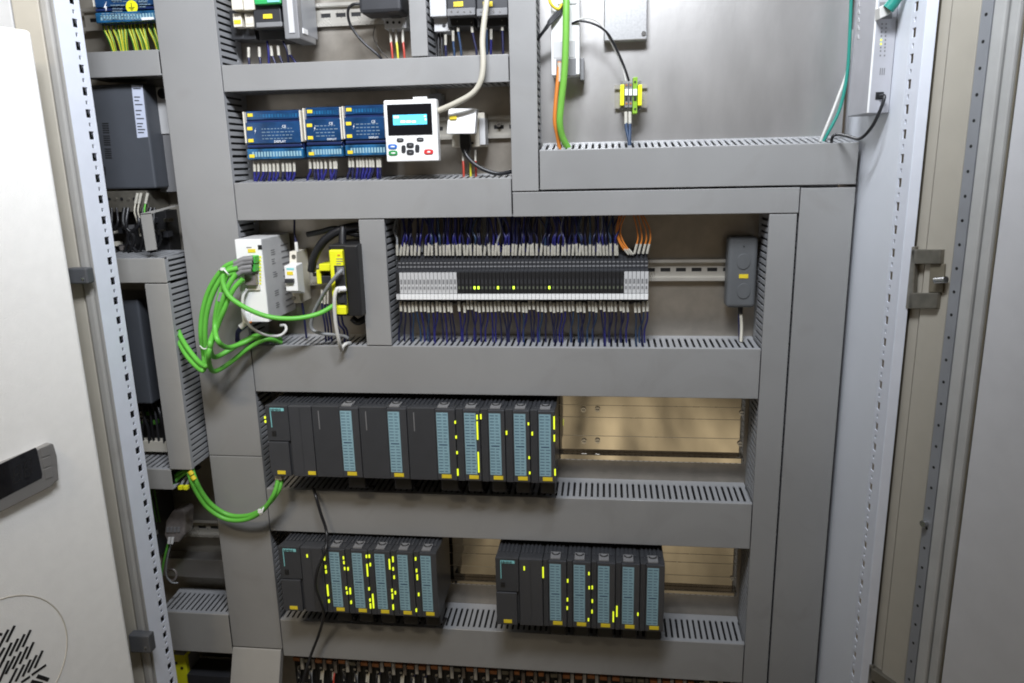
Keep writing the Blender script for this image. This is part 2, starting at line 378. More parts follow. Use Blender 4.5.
# left door (open) with cooling unit
ang = math.radians(19)
dd = np.array([math.sin(ang), math.cos(ang), 0.0]); nn = np.array([math.cos(ang), -math.sin(ang), 0.0])
Q0 = PY(83, 350, -0.318)          # point on the unit's right edge
def PL(u, v, off=0.0): return PN(u, v, Q0 + nn*off, nn)
ztop = PL(20, 28.5)[2]
unit = thing('cooling_unit', 'white door-mounted cooling unit with dark display and round grille', 'cooling unit', (Q0[0], Q0[1], ZB))
def plan(s, o, z): p = Q0 + dd*s + nn*o; return np.array([p[0], p[1], z])
mb = MB().prism([plan(0, 0, -1.3), plan(-0.62, 0, -1.3), plan(-0.62, -0.13, -1.3), plan(0, -0.13, -1.3)], (0, 0, ztop+1.3))
part('housing', mb, WHITE, unit, 0.006, seg=4)
# display bezel
bez = [(-60, 484), (0, 461.5), (36, 447), (46, 442.2), (49, 443), (52.5, 455), (54.3, 479), (49.5, 482), (48, 484.5), (38, 490), (0, 509), (-60, 536)]
part('display_bezel', MB().prism([PL(u, v) for u, v in bez], nn*0.010), SILV, unit, 0.0015)
scr = [(-60, 487), (0, 464), (35, 447.5), (36.5, 449), (42, 474), (41.5, 478), (0, 499.5), (-60, 524)]
ds = part('display_window', MB().prism([PL(u, v, 0.010) for u, v in scr], nn*0.0006), SCREEN, unit)
for v0, v1 in ((446.5, 456), (457.5, 466.5), (468, 478)):
    part('display_button', MB().prism([PL(u, v, 0.010) for u, v in ((39.5+(v0-447)*.18, v0+1.8), (48+(v0-447)*.12, v0-1.2), (48.6+(v1-447)*.12, v1-1.2), (39.5+(v1-447)*.19, v1+1.5))], nn*0.0008), SILV, unit, 0.0004)
for (u, v) in ((17, 474), (28, 468)):                       # dark seven segment digits
    for k, (du, dv, wu, hv) in enumerate(((0, -8, 3, .7), (0, 0, 3, .7), (0, 8, 3, .7), (-3.2, -4, .7, 3), (3.2, -4, .7, 3), (-3, 4, .7, 3), (3.4, 4, .7, 3))):
        sk = -0.5
        part('display_segment', MB().prism([PL(u+du+a*wu, v+dv+b*hv+sk*(du+a*wu), 0.0106) for a, b in ((-1, -1), (1, -1), (1, 1), (-1, 1))], nn*0.0003), SCREEN2, ds)
# round grille: groove ring and slots
c0 = PL(2, 668); 
rr = abs(np.dot(PL(71.5, 660)-c0, dd))
rz = PL(4, 596.5)[2] - c0[2]
mb = MB(); pts = []
for i in range(49):
    a = 2*math.pi*i/48; p = c0 + dd*rr*math.cos(a) + np.array([0, 0, rz*math.sin(a)]); pts.append(p)
part('grille_ring', MB().tube(pts, 0.0009, 6), RINGC, unit)
def slot(u0, v0, u1, v1, w):
    a, b = PL(u0, v0), PL(u1, v1); d = (b-a)/np.linalg.norm(b-a); s = np.cross(d, nn)*w/2
    mb = MB().prism([a-s-nn*.0005, a+s-nn*.0005, b+s-nn*.0005, b-s-nn*.0005], nn*0.0010); part('grille_slot', mb, BLK, unit)
sl = [(6.5, 642, 14.5, 625.5), (22.5, 647, 30.5, 629.8), (16, 651.5, 24.5, 634), (26, 659, 33.5, 642), (19.5, 664, 27.5, 646.5), (9.5, 656, 18, 638.5), (34.5, 668, 42.5, 650.5), (28, 672.5, 36.5, 655), (22.5, 676.5, 30.5, 659.5), (12.5, 669, 21, 651.5), (2.5, 661.5, 11.5, 642.5), (15.5, 681.5, 24, 664.5), (5.5, 674, 14.8, 656), (-1, 668, 6, 654), (-1, 647, 8.2, 629.5), (9, 684, 17, 668), (-1, 682, 8.5, 660.5), (-1, 634, 2, 634.5), (-3, 660, 4.5, 647.5), (31.5, 675, 46, 664.8), (21, 682.5, 30, 676.5)]
for q in sl: slot(*q, 0.0034)
slot(37, 676, 48.5, 679.8, 0.005); slot(31, 681.5, 42, 684, 0.005)
# door behind the unit
e0 = 0.045
mb = MB().prism([plan(e0, -0.131, ZB), plan(-0.60, -0.131, ZB), plan(-0.60, -0.155, ZB), plan(e0, -0.155, ZB)], (0, 0, ZT-ZB))
part('cabinet_door', mb, BEIGE, cab, 0.002, label='beige left door behind the cooling unit')
gy = lf - 0.004
gx0 = PY(40, 0, gy)[0]; gx1 = PY(52.6, 0, gy)[0]
bx0 = PY(12, 0, gy)[0]
fr = part('frame_strip', MB().box(gx0+.0012, LPX-.0012, gy-0.006, lf-.0018, ZB, ZT), G_LIGHT, cab, 0.005, seg=4)
part('beige_strip', MB().box(bx0, gx0-0.0008, gy-0.003, lf+.02, ZB, ZT), BEIGE, fr, 0.002)
part('outer_strip', MB().box(bx0-0.2, bx0-0.003, gy-0.001, lf+.02, ZB, ZT), PLG, fr, 0.002)
for i, (u0, v0, u1, v1) in enumerate(((66, 268.5, 87, 284), (129, 636, 149.5, 653))):
    x0, x1, z0, z1 = rect(u0, v0, u1, v1, gy-0.022)
    ht = part('hinge_block', MB().box(x0, x1, gy-0.022, gy-0.0065, z0, z1), DKGREY, cab, 0.002)
    part('hinge_pin', MB().disc(PY(u1-4, v1-5, gy-.022), (0, -1, 0), 0.002, 0.001, 10), CHROME, ht)

# right door, open: vertical extrusions through plan points found on the door line
HX, HY = 0.392, PF-0.004
da = math.radians(24); d2 = np.array([math.sin(da), -math.cos(da), 0]); n2 = np.array([-math.cos(da), -math.sin(da), 0])
def onDoor(u, off=0.0):
    p = PN(u, 300, np.array([HX, HY, 0]) + n2*off, n2); return p
def strip(name, u0, u1, m, parent, off=0.0, th=0.006, b=0.0):
    a, c = onDoor(u0, off), onDoor(u1, off)
    poly = [np.array([a[0], a[1], ZB]), np.array([c[0], c[1], ZB]), np.array([c[0], c[1], ZB])-n2*th, np.array([a[0], a[1], ZB])-n2*th]
    return part(name, MB().prism(poly, (0, 0, ZT-ZB)), m, parent, b)
a = onDoor(989.2, 0.012)
poly = [np.array([a[0], a[1], ZB])]; c = a + d2*0.55; poly += [np.array([c[0], c[1], ZB]), np.array([c[0], c[1], ZB])-n2*.014, np.array([a[0], a[1], ZB])-n2*.014]
rdoor = part('cabinet_door', MB().prism(poly, (0, 0, ZT-ZB)), DOORG, cab, 0.002, label='grey right door with perforated tube, standing open')
strip('edge_gasket', 904.5, 911, OLIVE, rdoor, 0.0, 0.004)
strip('inner_rebate', 911.2, 920.5, BEIGE, rdoor, 0.001, 0.005)
strip('beige_flange', 920.7, 947.5, BEIGE, rdoor, 0.004, 0.008, 0.0015)
strip('perforated_tube', 947.8, 958.5, STRIP, rdoor, 0.012, 0.016, 0.001)
strip('frame_tube', 958.7, 971.0, TUBEG, rdoor, 0.014, 0.018, 0.003)
strip('gasket_groove', 970.8, 974.0, BLK, rdoor, 0.004, 0.006)
strip('panel_rim', 973.8, 984, TUBEG, rdoor, 0.013, 0.017, 0.003)
strip('panel_edge', 984.2, 989.0, OLIVE, rdoor, 0.008, 0.010)
hc = (onDoor(947.8, 0.012)+onDoor(958.5, 0.012))/2
z = PN(974, 17, hc, n2)[2]
for i in range(40):
    zz = z - i*0.0275 + 0.055
    p = np.array([hc[0], hc[1], zz])
    part('tube_hole', MB().disc(p-n2*.0006, n2, 0.0019, 0.0008, 8), BLK, rdoor)
# right hinges
def hinge(v_off):
    O = 0.013
    def pl(pts, d, m, nm, par, off=O, bevel=0.001):
        P = [PN(u, v, np.array([HX, HY, 0]) + n2*off, n2) + np.array([0, 0, v_off]) for u, v in pts]
        return part(nm, MB().prism(P, n2*d), m, par, bevel)
    t = pl(((907, 247), (919, 246), (916.5, 308), (904.5, 308)), 0.006, HINGE, 'hinge', cab, 0.004)
    pl(((917.5, 249), (947.5, 249), (946.5, 263.5), (917, 263.5)), 0.010, HINGE, 'arm', t, 0.0)
    pl(((915.5, 292.5), (944.5, 292.5), (942.5, 308), (914, 308)), 0.010, HINGE, 'arm', t, 0.0)
    pl(((932, 263.6), (946.5, 263.6), (944.5, 292.4), (930, 292.4)), 0.003, OLIVE, 'pocket', t, 0.004)
    q = np.array([HX, HY, 0]) + n2*0.011
    a, b = PN(935.5, 280.5, q, n2), PN(946, 279.8, q, n2); dz = np.array([0, 0, v_off])
    part('hinge_pin', MB().tube([a+dz, b+dz], 0.0042, 12), CHROME, t, 0.002)
    pp = PN(911.5, 277.5, np.array([HX, HY, 0]) + n2*0.0045, n2) + dz
    part('leaf_screw', MB().disc(pp, n2, 0.0016, 0.001, 10), CHROME, t)
hinge(0.0)
_q = np.array([HX, HY, 0])
hinge(PN(885, 671, _q, n2)[2]-PN(925, 247, _q, n2)[2])
p = PN(923.5, 523.5, np.array([HX, HY, 0]) + n2*0.016, n2)
sc_ = part('door_screw', MB().disc(p-n2*.004, n2, 0.0042, 0.006, 14), CHROME, rdoor, 0.001)

# ------------------------------------------------------------------ DIN rails
def din(label, x0, x1, zc, y=-0.0005, hgt=0.035, slots=True):
    t = thing('mounting_rail', label, 'mounting rail', ((x0+x1)/2, y, zc-hgt/2), 'steel mounting rails')
    th = 0.0012; h = hgt/2
    part('rail_flange', MB().box(x0, x1, y-.0085, y-.0073, zc+h*.72, zc+h), RAILM, t)
    part('rail_flange', MB().box(x0, x1, y-.0085, y-.0073, zc-h, zc-h*.72), RAILM, t)
    web = MB(); web.box(x0, x1, y-.0073, y, zc+h*.72-th, zc+h*.72); web.box(x0, x1, y-.0073, y, zc-h*.72, zc-h*.72+th)
    hz = 0.0031; web.box(x0, x1, y-.0014, y, zc+hz, zc+h*.70); web.box(x0, x1, y-.0014, y, zc-h*.70, zc-hz)
    x = x0
    while x < x1-.003:
        web.box(x, min(x+0.009, x1), y-.0014, y, zc-hz, zc+hz); x += 0.025
    part('rail_web', web, RAILM, t)
    part('rail_back', MB().box(x0, x1, y-.0003, y+.0002, zc-hz-.001, zc+hz+.001), BLK, t)
    return t
din('slotted rail carrying the long terminal strip', V2br+.004, V3l-.004, PY(690, 270, -.006)[2])
din('rail behind the blue terminal blocks', V1r+.004, V2l-.004, PY(495, 127, -.006)[2])
din('rail at the top behind the black plug adapter', V1r+.004, -0.2905, PY(350, 14, -.006)[2])
din('rail at the top behind the small contactors', -0.2615, V2l-.003, PY(470, 10, -.006)[2])
din('rail behind the white power supply and breaker', V1r+.004, V2bl-.003, PY(320, 275, -.006)[2])
din('rail behind the blue earth terminal box', -0.86, V1l-.003, PY(88, 20, -.006)[2])
din('rail left of the wide duct beside the smoky connector', -0.86, V1l-.003, PY(200, 528, -.006)[2])
din('rail below the lowest duct in the left bay', -0.86, V1l-.003, PY(205, 663, -.006)[2])

rnd0 = random.Random(5)
def nth(i):
    return str(i) + ('th' if 10 <= i % 100 <= 20 else {1: 'st', 2: 'nd', 3: 'rd'}.get(i % 10, 'th'))
# ------------------------------------------------------------------ rack controllers
SY = -0.125                      # front plane of the rack modules
def rack_rail(label, x0, x1, ztop_, zbot):
    t = thing('rack_rail', label, 'rack rail', ((x0+x1)/2, -0.0005, zbot), 'aluminium rack rails')
    h = ztop_-zbot
    body = MB().box(x0, x1, -0.0075, -0.0005, zbot+h*.10, ztop_)
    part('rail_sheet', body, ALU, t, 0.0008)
    for k in (0.34, 0.62, 0.80):
        part('rail_rib', MB().box(x0, x1, -0.0080, -0.0074, zbot+h*k-.0003, zbot+h*k+.0003), RAILM, t)
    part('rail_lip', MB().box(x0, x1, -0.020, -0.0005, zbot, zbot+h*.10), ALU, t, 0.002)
    return t
def screw(p, label, r=0.0045):
    t = thing('plate_screw', label, 'screw', p, 'screws on the rack rails')
    part('screw_head', MB().disc(p, (0, -1, 0), r, 0.003, 16), CHROME, t, 0.0008)
    part('screw_slot', MB().box(p[0]-r*.7, p[0]+r*.7, p[1]-.0034, p[1]-.0028, p[2]-.0005, p[2]+.0005), BLK, t)
ra0, rb0 = PY(700, 400, -.0075)[2], PY(650, 461, -.015)[2]
rack_rail('shiny aluminium rail behind the upper controller row', V1r+.006, V3l-.006, ra0+.012, rb0)
ra1, rb1 = PY(700, 551, -.0075)[2], PY(700, 594, -.015)[2]
rack_rail('shiny aluminium rail behind the two lower racks', V1r+.006, V3l-.006, ra1+.012, rb1)
for u, v, w in ((583.5, 409.5, 'upper left bright screw beside the upper controller row'), (597.5, 409, 'upper screw second from the upper controller row'), (584, 441, 'lower left bright screw beside the upper controller row'), (597.5, 440.5, 'lower screw second from the upper controller row'), (742, 413, 'upper screw beside the slim right duct'), (740, 443.5, 'lower screw beside the slim right duct')):
    screw(PY(u, v, -.0078), w)
screw(PY(732, 578, -.0078), 'single screw right of the lower right rack', 0.0035)

def s7_shell(t, x, z, w, fin=True, kind='io'):
    """housing of a module whose front top left corner is (x, SY, z)"""
    e = 0.0004
    hb = MB(); yb = -0.021
    prof = [(yb, z-.004), (-0.095, z-.004), (SY+.004, z-.0005), (SY+.004, z-.1245), (-0.095, z-.1245), (yb, z-.1205)]
    hb.prism([np.array([x+e, y, zz]) for y, zz in prof], (w-2*e, 0, 0))
    part('housing', hb, S7, t, 0.0008)
    # vent fins on the top
    fins = MB()
    n = max(int(w/0.008), 2)
    for i in range(n):
        xx = x+.003+i*(w-.006)/n
        fins.box(xx, xx+.0035, -0.100, -0.040, z-.0045, z-.0015)
    part('top_vent', fins, S7D, t)
    return t
def s7_io(x, z, w, label, lab0, lab1, group, teal_from=0.0070, teal_to=0.1115, tagc=True):
    t = thing('rack_module', label, 'rack module', (x+w/2, -0.02, z-.125), group)
    s7_shell(t, x, z, w)
    e = 0.0005; yf = SY
    # left face with led column, door on the right
    part('front_face', MB().box(x+e, x+lab0-.0025, yf, yf+.0055, z-.1245, z-.0005), S7, t, 0.0006)
    dr = part('front_door', MB().box(x+lab0-.002, x+w-e, yf-.0012, yf+.0045, z-.1235, z-.002), S7D, t, 0.0010)
    part('label_strip', MB().box(x+lab0, x+lab1, yf-.0018, yf-.0010, z-teal_to, z-teal_from), TEAL, dr)
    pr = MB()
    n = 20
    for i in range(n):
        zz = z-teal_from-.0035-(teal_to-teal_from-.007)*i/(n-1)
        if i == n//2: pr.box(x+lab0+.0025, x+lab1-.0025, yf-.0020, yf-.0018, zz-.0009, zz+.0009)
        else:
            pr.box(x+lab0+.0012, x+lab0+(lab1-lab0)*.44, yf-.0020, yf-.0018, zz-.0005, zz+.0005)
            pr.box(x+lab0+(lab1-lab0)*.56, x+lab1-.0012-rnd0.uniform(0, .003), yf-.0020, yf-.0018, zz-.0005, zz+.0005)
    part('label_print', pr, WSTEEL, dr)
    part('door_latch', MB().box(x+lab0+.001, x+lab1-.001, -0.121, -0.100, z-.002, z+.0015), PLM, t, 0.0006)
    lt = MB()
    c = (lab0+lab1)/2
    lt.tube([np.array([x+c+.006*math.cos(a), -0.105+.006*math.sin(a), z+.002]) for a in np.linspace(math.pi, 2*math.pi, 7)], 0.0012, 6)
    part('latch_loop', lt, BLK, t)
    if tagc: part('yellow_tag', MB().box(x+lab0+.005, x+lab1+.002, yf-.0022, yf-.0011, z-.1195, z-.1135), YEL, t)
    wb_ = MB()
    for k in range(6):
        xx = x+lab0+.002+k*(w-lab0-.006)/5; j_ = rnd0.uniform(-.004, .004)
        wb_.tube(spline([(xx, -.100+rnd0.uniform(-.006, .006), z-.146), (xx+j_*.5, -.088, z-.158), (xx+j_, -.060, z-.168), (xx+j_, -.045, z-.182)], 4), .0016, 6, k % 2)
    part('wire_bundle', wb_, [WNAVY, WBLK], t)
    part('wire_connector', MB().box(x+lab0-.001, x+w-.002, -0.112, -0.070, z-.150, z-.1250), BLK, t, 0.003)
    return t
def s7_cpu(x, z, label, group, word=True, fins=True):
    w = 0.04
    t = thing('processor_module', label, 'rack module', (x+w/2, -0.02, z-.125), group)
    s7_shell(t, x, z, w)
    e = 0.0005
    part('upper_front', MB().box(x+e, x+w-e, SY-.0005, SY+.005, z-.062, z-.0005), S7, t, 0.0008)
    lo = part('lower_flap', MB().box(x+e, x+w-.004, SY-.0022, SY+.005, z-.1245, z-.0635), S7D, t, 0.0012)
    part('name_label', MB().box(x+.009, x+.033, SY-.0012, SY-.0004, z-.0095, z-.0045), TEALB, t)
    part('label_line', MB().box(x+.009, x+.0103, SY-.0012, SY-.0004, z-.038, z-.0096), TEALB, t)
    if word: lettering('SIEMENS', 0.0050, (x+.0098, SY-.0016, z-.0088), S7, t)
    part('mode_switch', MB().box(x+.009, x+.016, SY-.002, SY-.0004, z-.053, z-.044), BLK, t, 0.0005)
    part('yellow_tag', MB().box(x+.0125, x+.0265, SY-.0030, SY-.0021, z-.1205, z-.1145), YEL, t)
    return t
def s7_plain(x, z, w, label, group, tagc=True):
    t = thing('interface_module', label, 'rack module', (x+w/2, -0.02, z-.125), group)
    s7_shell(t, x, z, w); e = .0005
    part('front_door', MB().box(x+e, x+w-e, SY-.0010, SY+.005, z-.1245, z-.0010), S7D, t, 0.0010)
    part('door_groove', MB().box(x+w*.46, x+w*.50, SY-.0014, SY-.0009, z-.118, z-.004), S7, t)
    if tagc: part('yellow_tag', MB().box(x+w-.014, x+w-.001, SY-.0022, SY-.0009, z-.1205, z-.1145), YEL, t)
    return t
MODS = []
sx, sz = -0.5551, -0.3818
MODS.append((sx, sx+.04, s7_cpu(sx, sz, 'processor module at the left end of the upper controller row', 'modules of the upper controller row')))
MODS.append((sx+.04, sx+.08, s7_plain(sx+.04, sz, .04, 'plain dark module with yellow tag right of the upper processor', 'modules of the upper controller row')))
for i, w_ in enumerate(('first wide dark module with teal strip in the upper row', 'second wide dark module with teal strip in the upper row', 'third wide dark module with teal strip in the upper row')):
    x = sx+.08+.08*i
    t = s7_io(x, sz, .08, w_, .049, .068, 'modules of the upper controller row')
    part('door_print', MB().box(x+.011, x+.0125, SY-.0004, SY+.0004, sz-.040, sz-.008), PLM, t)
    MODS.append((x, x+.08, t))
for i, w_ in enumerate(('narrow lit module right of the wide ones in the upper row', 'narrow module with two long lit bars in the upper row', 'narrow module second from the right end of the upper row', 'last narrow module at the right end of the upper row')):
    x = sx+.32+.04*i
    MODS.append((x, x+.04, s7_io(x, sz, .04, w_, .0145, .033, 'modules of the upper controller row')))
R2 = [(-0.5577, -0.6374, 'left lower rack'), (-0.178, -0.6424, 'right lower rack')]
ords = ['first', 'second', 'third', 'fourth', 'last']
for rx, rz_, nm in R2:
    g_ = 'modules of the ' + nm
    MODS.append((rx, rx+.04, s7_cpu(rx, rz_, 'interface head module at the left end of the ' + nm, g_)))
    MODS.append((rx+.04, rx+.08, s7_plain(rx+.04, rz_, .04, 'plain dark module with one lit lamp in the ' + nm, g_, False)))
    for i in range(5):
        x = rx+.08+.04*i
        MODS.append((x, x+.04, s7_io(x, rz_, .04, ords[i] + ' module with teal label strip in the ' + nm, .0125 if nm[0] == 'l' else .0115, .030, g_)))
LEDS = []
def leds(u0, v0, s, lst):
    for q in lst:
        LEDS.append((u0+q[0]/s, v0+q[1]/s, (q[2] if len(q) > 2 else 14)/s))
leds(400, 380, 5.256, [(290, 222), (295, 300), (300, 382), (304, 485, 36), (405, 195, 25), (425, 193, 25), (407, 265, 100), (413, 432, 115), (560, 278, 20), (675, 230), (695, 282, 18), (679, 408), (682, 488), (810, 225, 70), (811, 305, 36), (815, 485, 36)])
leds(250, 380, 5.253, [(79, 197, 12), (81, 218, 12)])
leds(260, 520, 4.19, [(198, 150), (270, 158, 25), (275, 197), (277, 217), (284, 295, 55), (289, 340), (350, 158), (352, 178), (355, 203), (369, 205), (362, 285), (365, 305), (378, 298, 30), (382, 345), (446, 152), (458, 152), (462, 187), (450, 210, 60), (457, 288), (474, 340, 70), (461, 335), (463, 360, 25), (543, 185, 50), (557, 165, 25), (558, 205), (562, 240), (553, 295), (567, 305), (555, 320, 25), (558, 365, 25), (652, 163), (656, 212), (659, 240, 25), (665, 312), (655, 378)])
leds(440, 520, 4.19, [(353, 202, 18), (432, 220, 50), (535, 255), (534, 334), (533, 369), (624, 224), (625, 283), (638, 283), (638, 340), (637, 384), (622, 417), (741, 383, 50), (726, 405, 50), (829, 394)])
for u, v, ln in LEDS:
    p = PY(u, v, SY-.0012); h = ln/0.62/1000/2
    best = None
    for x0, x1, t in MODS:
        if x0-.001 <= p[0] <= x1+.002 and abs(WO[t][2]+.0625-p[2]) < .08: best = t; break
    if best is None: continue
    part('lit_lamp', MB().box(p[0]-.00105, p[0]+.00105, SY-.0022, SY-.0001, p[2]-h, p[2]+h), LEDY, best)

# ------------------------------------------------------------------ long terminal strip (opening 5)
U0, U1, NT = 396.0, 648.5, 64
def zz(v, Y, u=520): return PY(u, v, Y)[2]
yA, yB, yC = -0.040, -0.056, -0.072
prof = [(-.009, zz(252, -.03)), (-.030, zz(253.5, -.030)), (yA, zz(257, yA)), (yA, zz(259.5, yA)), (yB, zz(261.5, yB)), (yB, zz(269, yB)), (yC, zz(271, yC)), (yC, zz(299.5, yC)), (yB, zz(301, yB)), (yB, zz(303.5, yB)), (yA, zz(304.5, yA)), (-.009, zz(306, yA))]
xT0, xT1 = PY(U0, 280, yC)[0], PY(U1, 280, yC)[0]; pw = (xT1-xT0)/NT
zf1, zf0 = zz(272, yC), zz(293, yC)
lit = {int((400+0-396)/3.9)}
lit = set()
for up in (476, 480.3, 499.5, 515.5, 547.8): lit.add(int((PY(up, 287, yC)[0]-xT0)/pw))
tb_mesh = None
tm = {}
for i in range(NT):
    x = xT0+i*pw
    k = 'end' if i == 0 else ('grey' if (1 <= i <= 15 or i >= NT-6) else ('lit' if i in lit else 'dark'))
    lab = {'end': 'dark end clamp at the left end of the long terminal strip', 'grey': nth(i+1)+' terminal from the left in the long strip, light grey front', 'dark': nth(i+1)+' terminal from the left in the long strip, black unlit front', 'lit': nth(i+1)+' terminal from the left in the long strip, glowing green lamp'}[k]
    t = thing('slim_terminal', lab, 'terminal', (x+pw/2, -.009, zf0), 'terminals of the long strip')
    if k not in tm:
        e = .00025; o = np.array([x+pw/2, -.009, zf0])
        a = MB(); a.prism([np.array([x+e, y, z_]) for y, z_ in prof], (pw-2*e, 0, 0))
        a.box(x+.0012, x+pw-.0012, yB-.0006, yB, zz(263.0, yB), zz(261.8, yB), 1); a.box(x+.0008, x+pw-.0008, yB-.0006, yB, zz(267.0, yB), zz(265.6, yB), 1)
        c = MB(); c.box(x+.0004, x+pw-.0004, yC-.003, yC-.0001, zf0, zf1)
        d = MB(); d.box(x+.0003, x+pw-.0003, yC-.0045, yC-.0001, zz(299, yC), zz(293.6, yC))
        lz = zz(287.3, yC); l = MB(); l.box(x+.0018, x+pw-.0018, yC-.0036, yC-.0029, lz-.0022, lz+.0022)
        b2 = MB(); b2.box(x+.0016, x+pw-.0016, yC-.0034, yC-.0029, lz+.006, lz+.0135)
        tm[k] = [('housing', mesh('housing', a, [DRK, PLM], o)), ('front_cap', mesh('front_cap', c, PLG if k == 'grey' else BLK, o)), ('marker_tab', mesh('marker_tab', d, PLW if k != 'end' else PLG, o)), ('lamp', mesh('lamp', l, LEDG if k == 'lit' else (PLM if k == 'grey' else LEDX), o)), ('test_slot', mesh('test_slot', b2, DRK if k != 'grey' else PLM, o))]
    for nm, me in tm[k]:
        if k == 'end' and nm in ('lamp', 'test_slot'): continue
        ob = bpy.data.objects.new(nm, me); COL.objects.link(ob); ob.parent = t; WO[ob] = WO[t]
        ob['__'] = 0; del ob['__']
wm = [WBLUE, WNAVY, WBLUE, WNAVY, WBLUE, WSTEEL, WNAVY, WGREY]
def sleeve(t, p, q, w=0.0021, m=FERR):
    """flat marker sleeve from p to q"""
    return part('marker_sleeve', MB().tube([p, q], w, 6), m, t)
def marked_wire(label, cat, px_w, px_s, r, m, group, ws=0.0021):
    pts = spline(wpts(px_w), 6); t = thing('marked_wire', label, cat, pts[0], group)
    part('wire', MB().tube(pts, r, 6), m, t)
    a, b = wpts(px_s); part('marker_sleeve', MB().tube([a, b], ws, 6), FERR, t)
    return t
rnd = random.Random(3)
# upper wires
wc = 0
n = 64
for i in range(n):
    u = 397.5+i*(618-397.5)/(n-1) + rnd.uniform(-.5, .5)
    if i in (7,): continue
    u += rnd.uniform(-.5, .5); dx = rnd.uniform(-2.6, 3.4); top = u+rnd.uniform(-5, 5); jv = rnd.uniform(-1.6, 1.2)
    px = [(u+dx*.4, 246+jv, -.046), (u+dx, 238, -.046-rnd.uniform(0, .006)), (u+dx+rnd.uniform(-3.5, 3.5), 229, -.045), (top, 213, -.040)]
    m = rnd.choice(wm)
    wc += 1; lab = nth(wc)+' marked wire from the left above the long terminal strip'
    marked_wire(lab, 'wire', px, [(u, 255.2, -.043), (u+dx*.4, 244.5+jv, -.046)], 0.0017, m, 'wires above the long terminal strip', 0.0024)
for i, u in enumerate([399+k*4.35+rnd.uniform(-1.5, 1.5) for k in range(50)]):
    a = rnd.uniform(-3, 3)
    cable('strip_wire', nth(i+1)+' unmarked wire from the left hanging behind those above the strip', 'wire', [(u, 252, -.030), (u+a, 236, -.028), (u+a*.5, 212, -.03)], 0.0019, rnd.choice([WBLUE, WBLUE, WGREY, WNAVY, WBLUE]), 'wires above the long terminal strip', 6)
# orange wires at the right end
og = 'orange wires at the right end of the strip'
for i, (s0, c0_, top) in enumerate(((622.5, 616.5, 620), (625, 618, 623), (627, 620.5, 626))):
    marked_wire(['left', 'middle', 'right'][i]+' of three orange wires bowing left above the strip', 'wire', [(s0+1.5, 250, -.046), (c0_+2, 240, -.046), (c0_, 229, -.046), (top, 213, -.042)], [(s0+6, 254.5, -.044), (s0+1.5, 249, -.046)], 0.0013, WORG, og, 0.0018)
for i, (s0, top) in enumerate(((634.5, 634), (638.5, 638), (643, 641), (647, 643))):
    marked_wire(nth(i+1)+' from left of four orange wires bowing right above the strip', 'wire', [(s0+2, 245, -.046), (s0+3.5, 238, -.046), (s0+2.2, 228, -.046), (top-1, 213, -.042)], [(s0, 253.5, -.044), (s0+2.3, 244, -.046)], 0.0013, WORG, og, 0.0022)
# lower wires
wc = 0
n = 64
for i in range(n):
    u = 401+i*(647-401)/(n-1)+rnd.uniform(-.4, .4)
    if i in (14, 59): continue
    u += rnd.uniform(-.5, .5); dx = rnd.uniform(-3, 4.5)-.01*(u-520)
    lowu = u+dx
    hi = 299.5 if i in (17, 18, 33, 34, 51) else 301.5+rnd.uniform(-.6, 1.2)
    px = [(u+.5, hi+9.5, -.064), (u+1+dx*.3, 320, -.058), (lowu, 331, -.048), (lowu+.5, 346, -.046)]
    m = rnd.choice([WBLUE, WNAVY, WNAVY, WSTEEL, WNAVY, WBLUE]); 
    wc += 1
    marked_wire(nth(wc)+' marked wire from the left below the long terminal strip', 'wire', px, [(u, hi, -.062), (u+.5, hi+10, -.064)], 0.0015, m, 'wires below the long terminal strip', 0.0024)

# ------------------------------------------------------------------ grey remote
x0, x1, z0, z1 = rect(727.5, 237, 757, 308, -.040)
rm = thing('grey_remote', 'grey handheld radio receiver with yellow tag hanging beside slim duct', 'remote', ((x0+x1)/2, -.01, z0))
part('housing', MB().box(x0, x1, -.040, -.010, z0, z1), REMOTE, rm, 0.006, seg=4)
def oval(uc, vc, a, b, Y, n=24, ph=0.0):
    c = PY(uc, vc, Y); return [np.array([c[0]+a*math.cos(2*math.pi*i/n+ph), Y, c[2]+b*math.sin(2*math.pi*i/n+ph)]) for i in range(n)]
for v in (261.5, 291):
    part('oval_button', MB().prism(oval(743.5, v, 0.0105, 0.0125, -.0400), (0, -.0012, 0)), REMOTE, rm, 0.0006)
xa, xb, za, zb_ = rect(739, 274.2, 748.2, 278.2, -.0402); part('yellow_tag', MB().box(xa, xb, -.0408, -.0399, za, zb_), YEL, rm)
part('remote_lamp', MB().disc(PY(744, 246.5, -.0400), (0, -1, 0), .0012, .0008, 10), BLK, rm)
part('cable_gland', MB().disc(PY(740.5, 307, -.026)+np.array([0, 0, 0.001]), (0, 0, -1), .004, .012, 12), BLK, rm)
cable('remote_cable', 'pale cable running down from the grey remote into the duct', 'cable', [(740.5, 312, -.026), (741.5, 325, -.028), (741, 342, -.040)], .0026, WCREAM)
cable('remote_wire', 'dark thin wire beside the pale remote cable', 'wire', [(738.6, 312, -.026), (738.9, 325, -.028), (739.5, 342, -.038)], .0014, WNAVY)

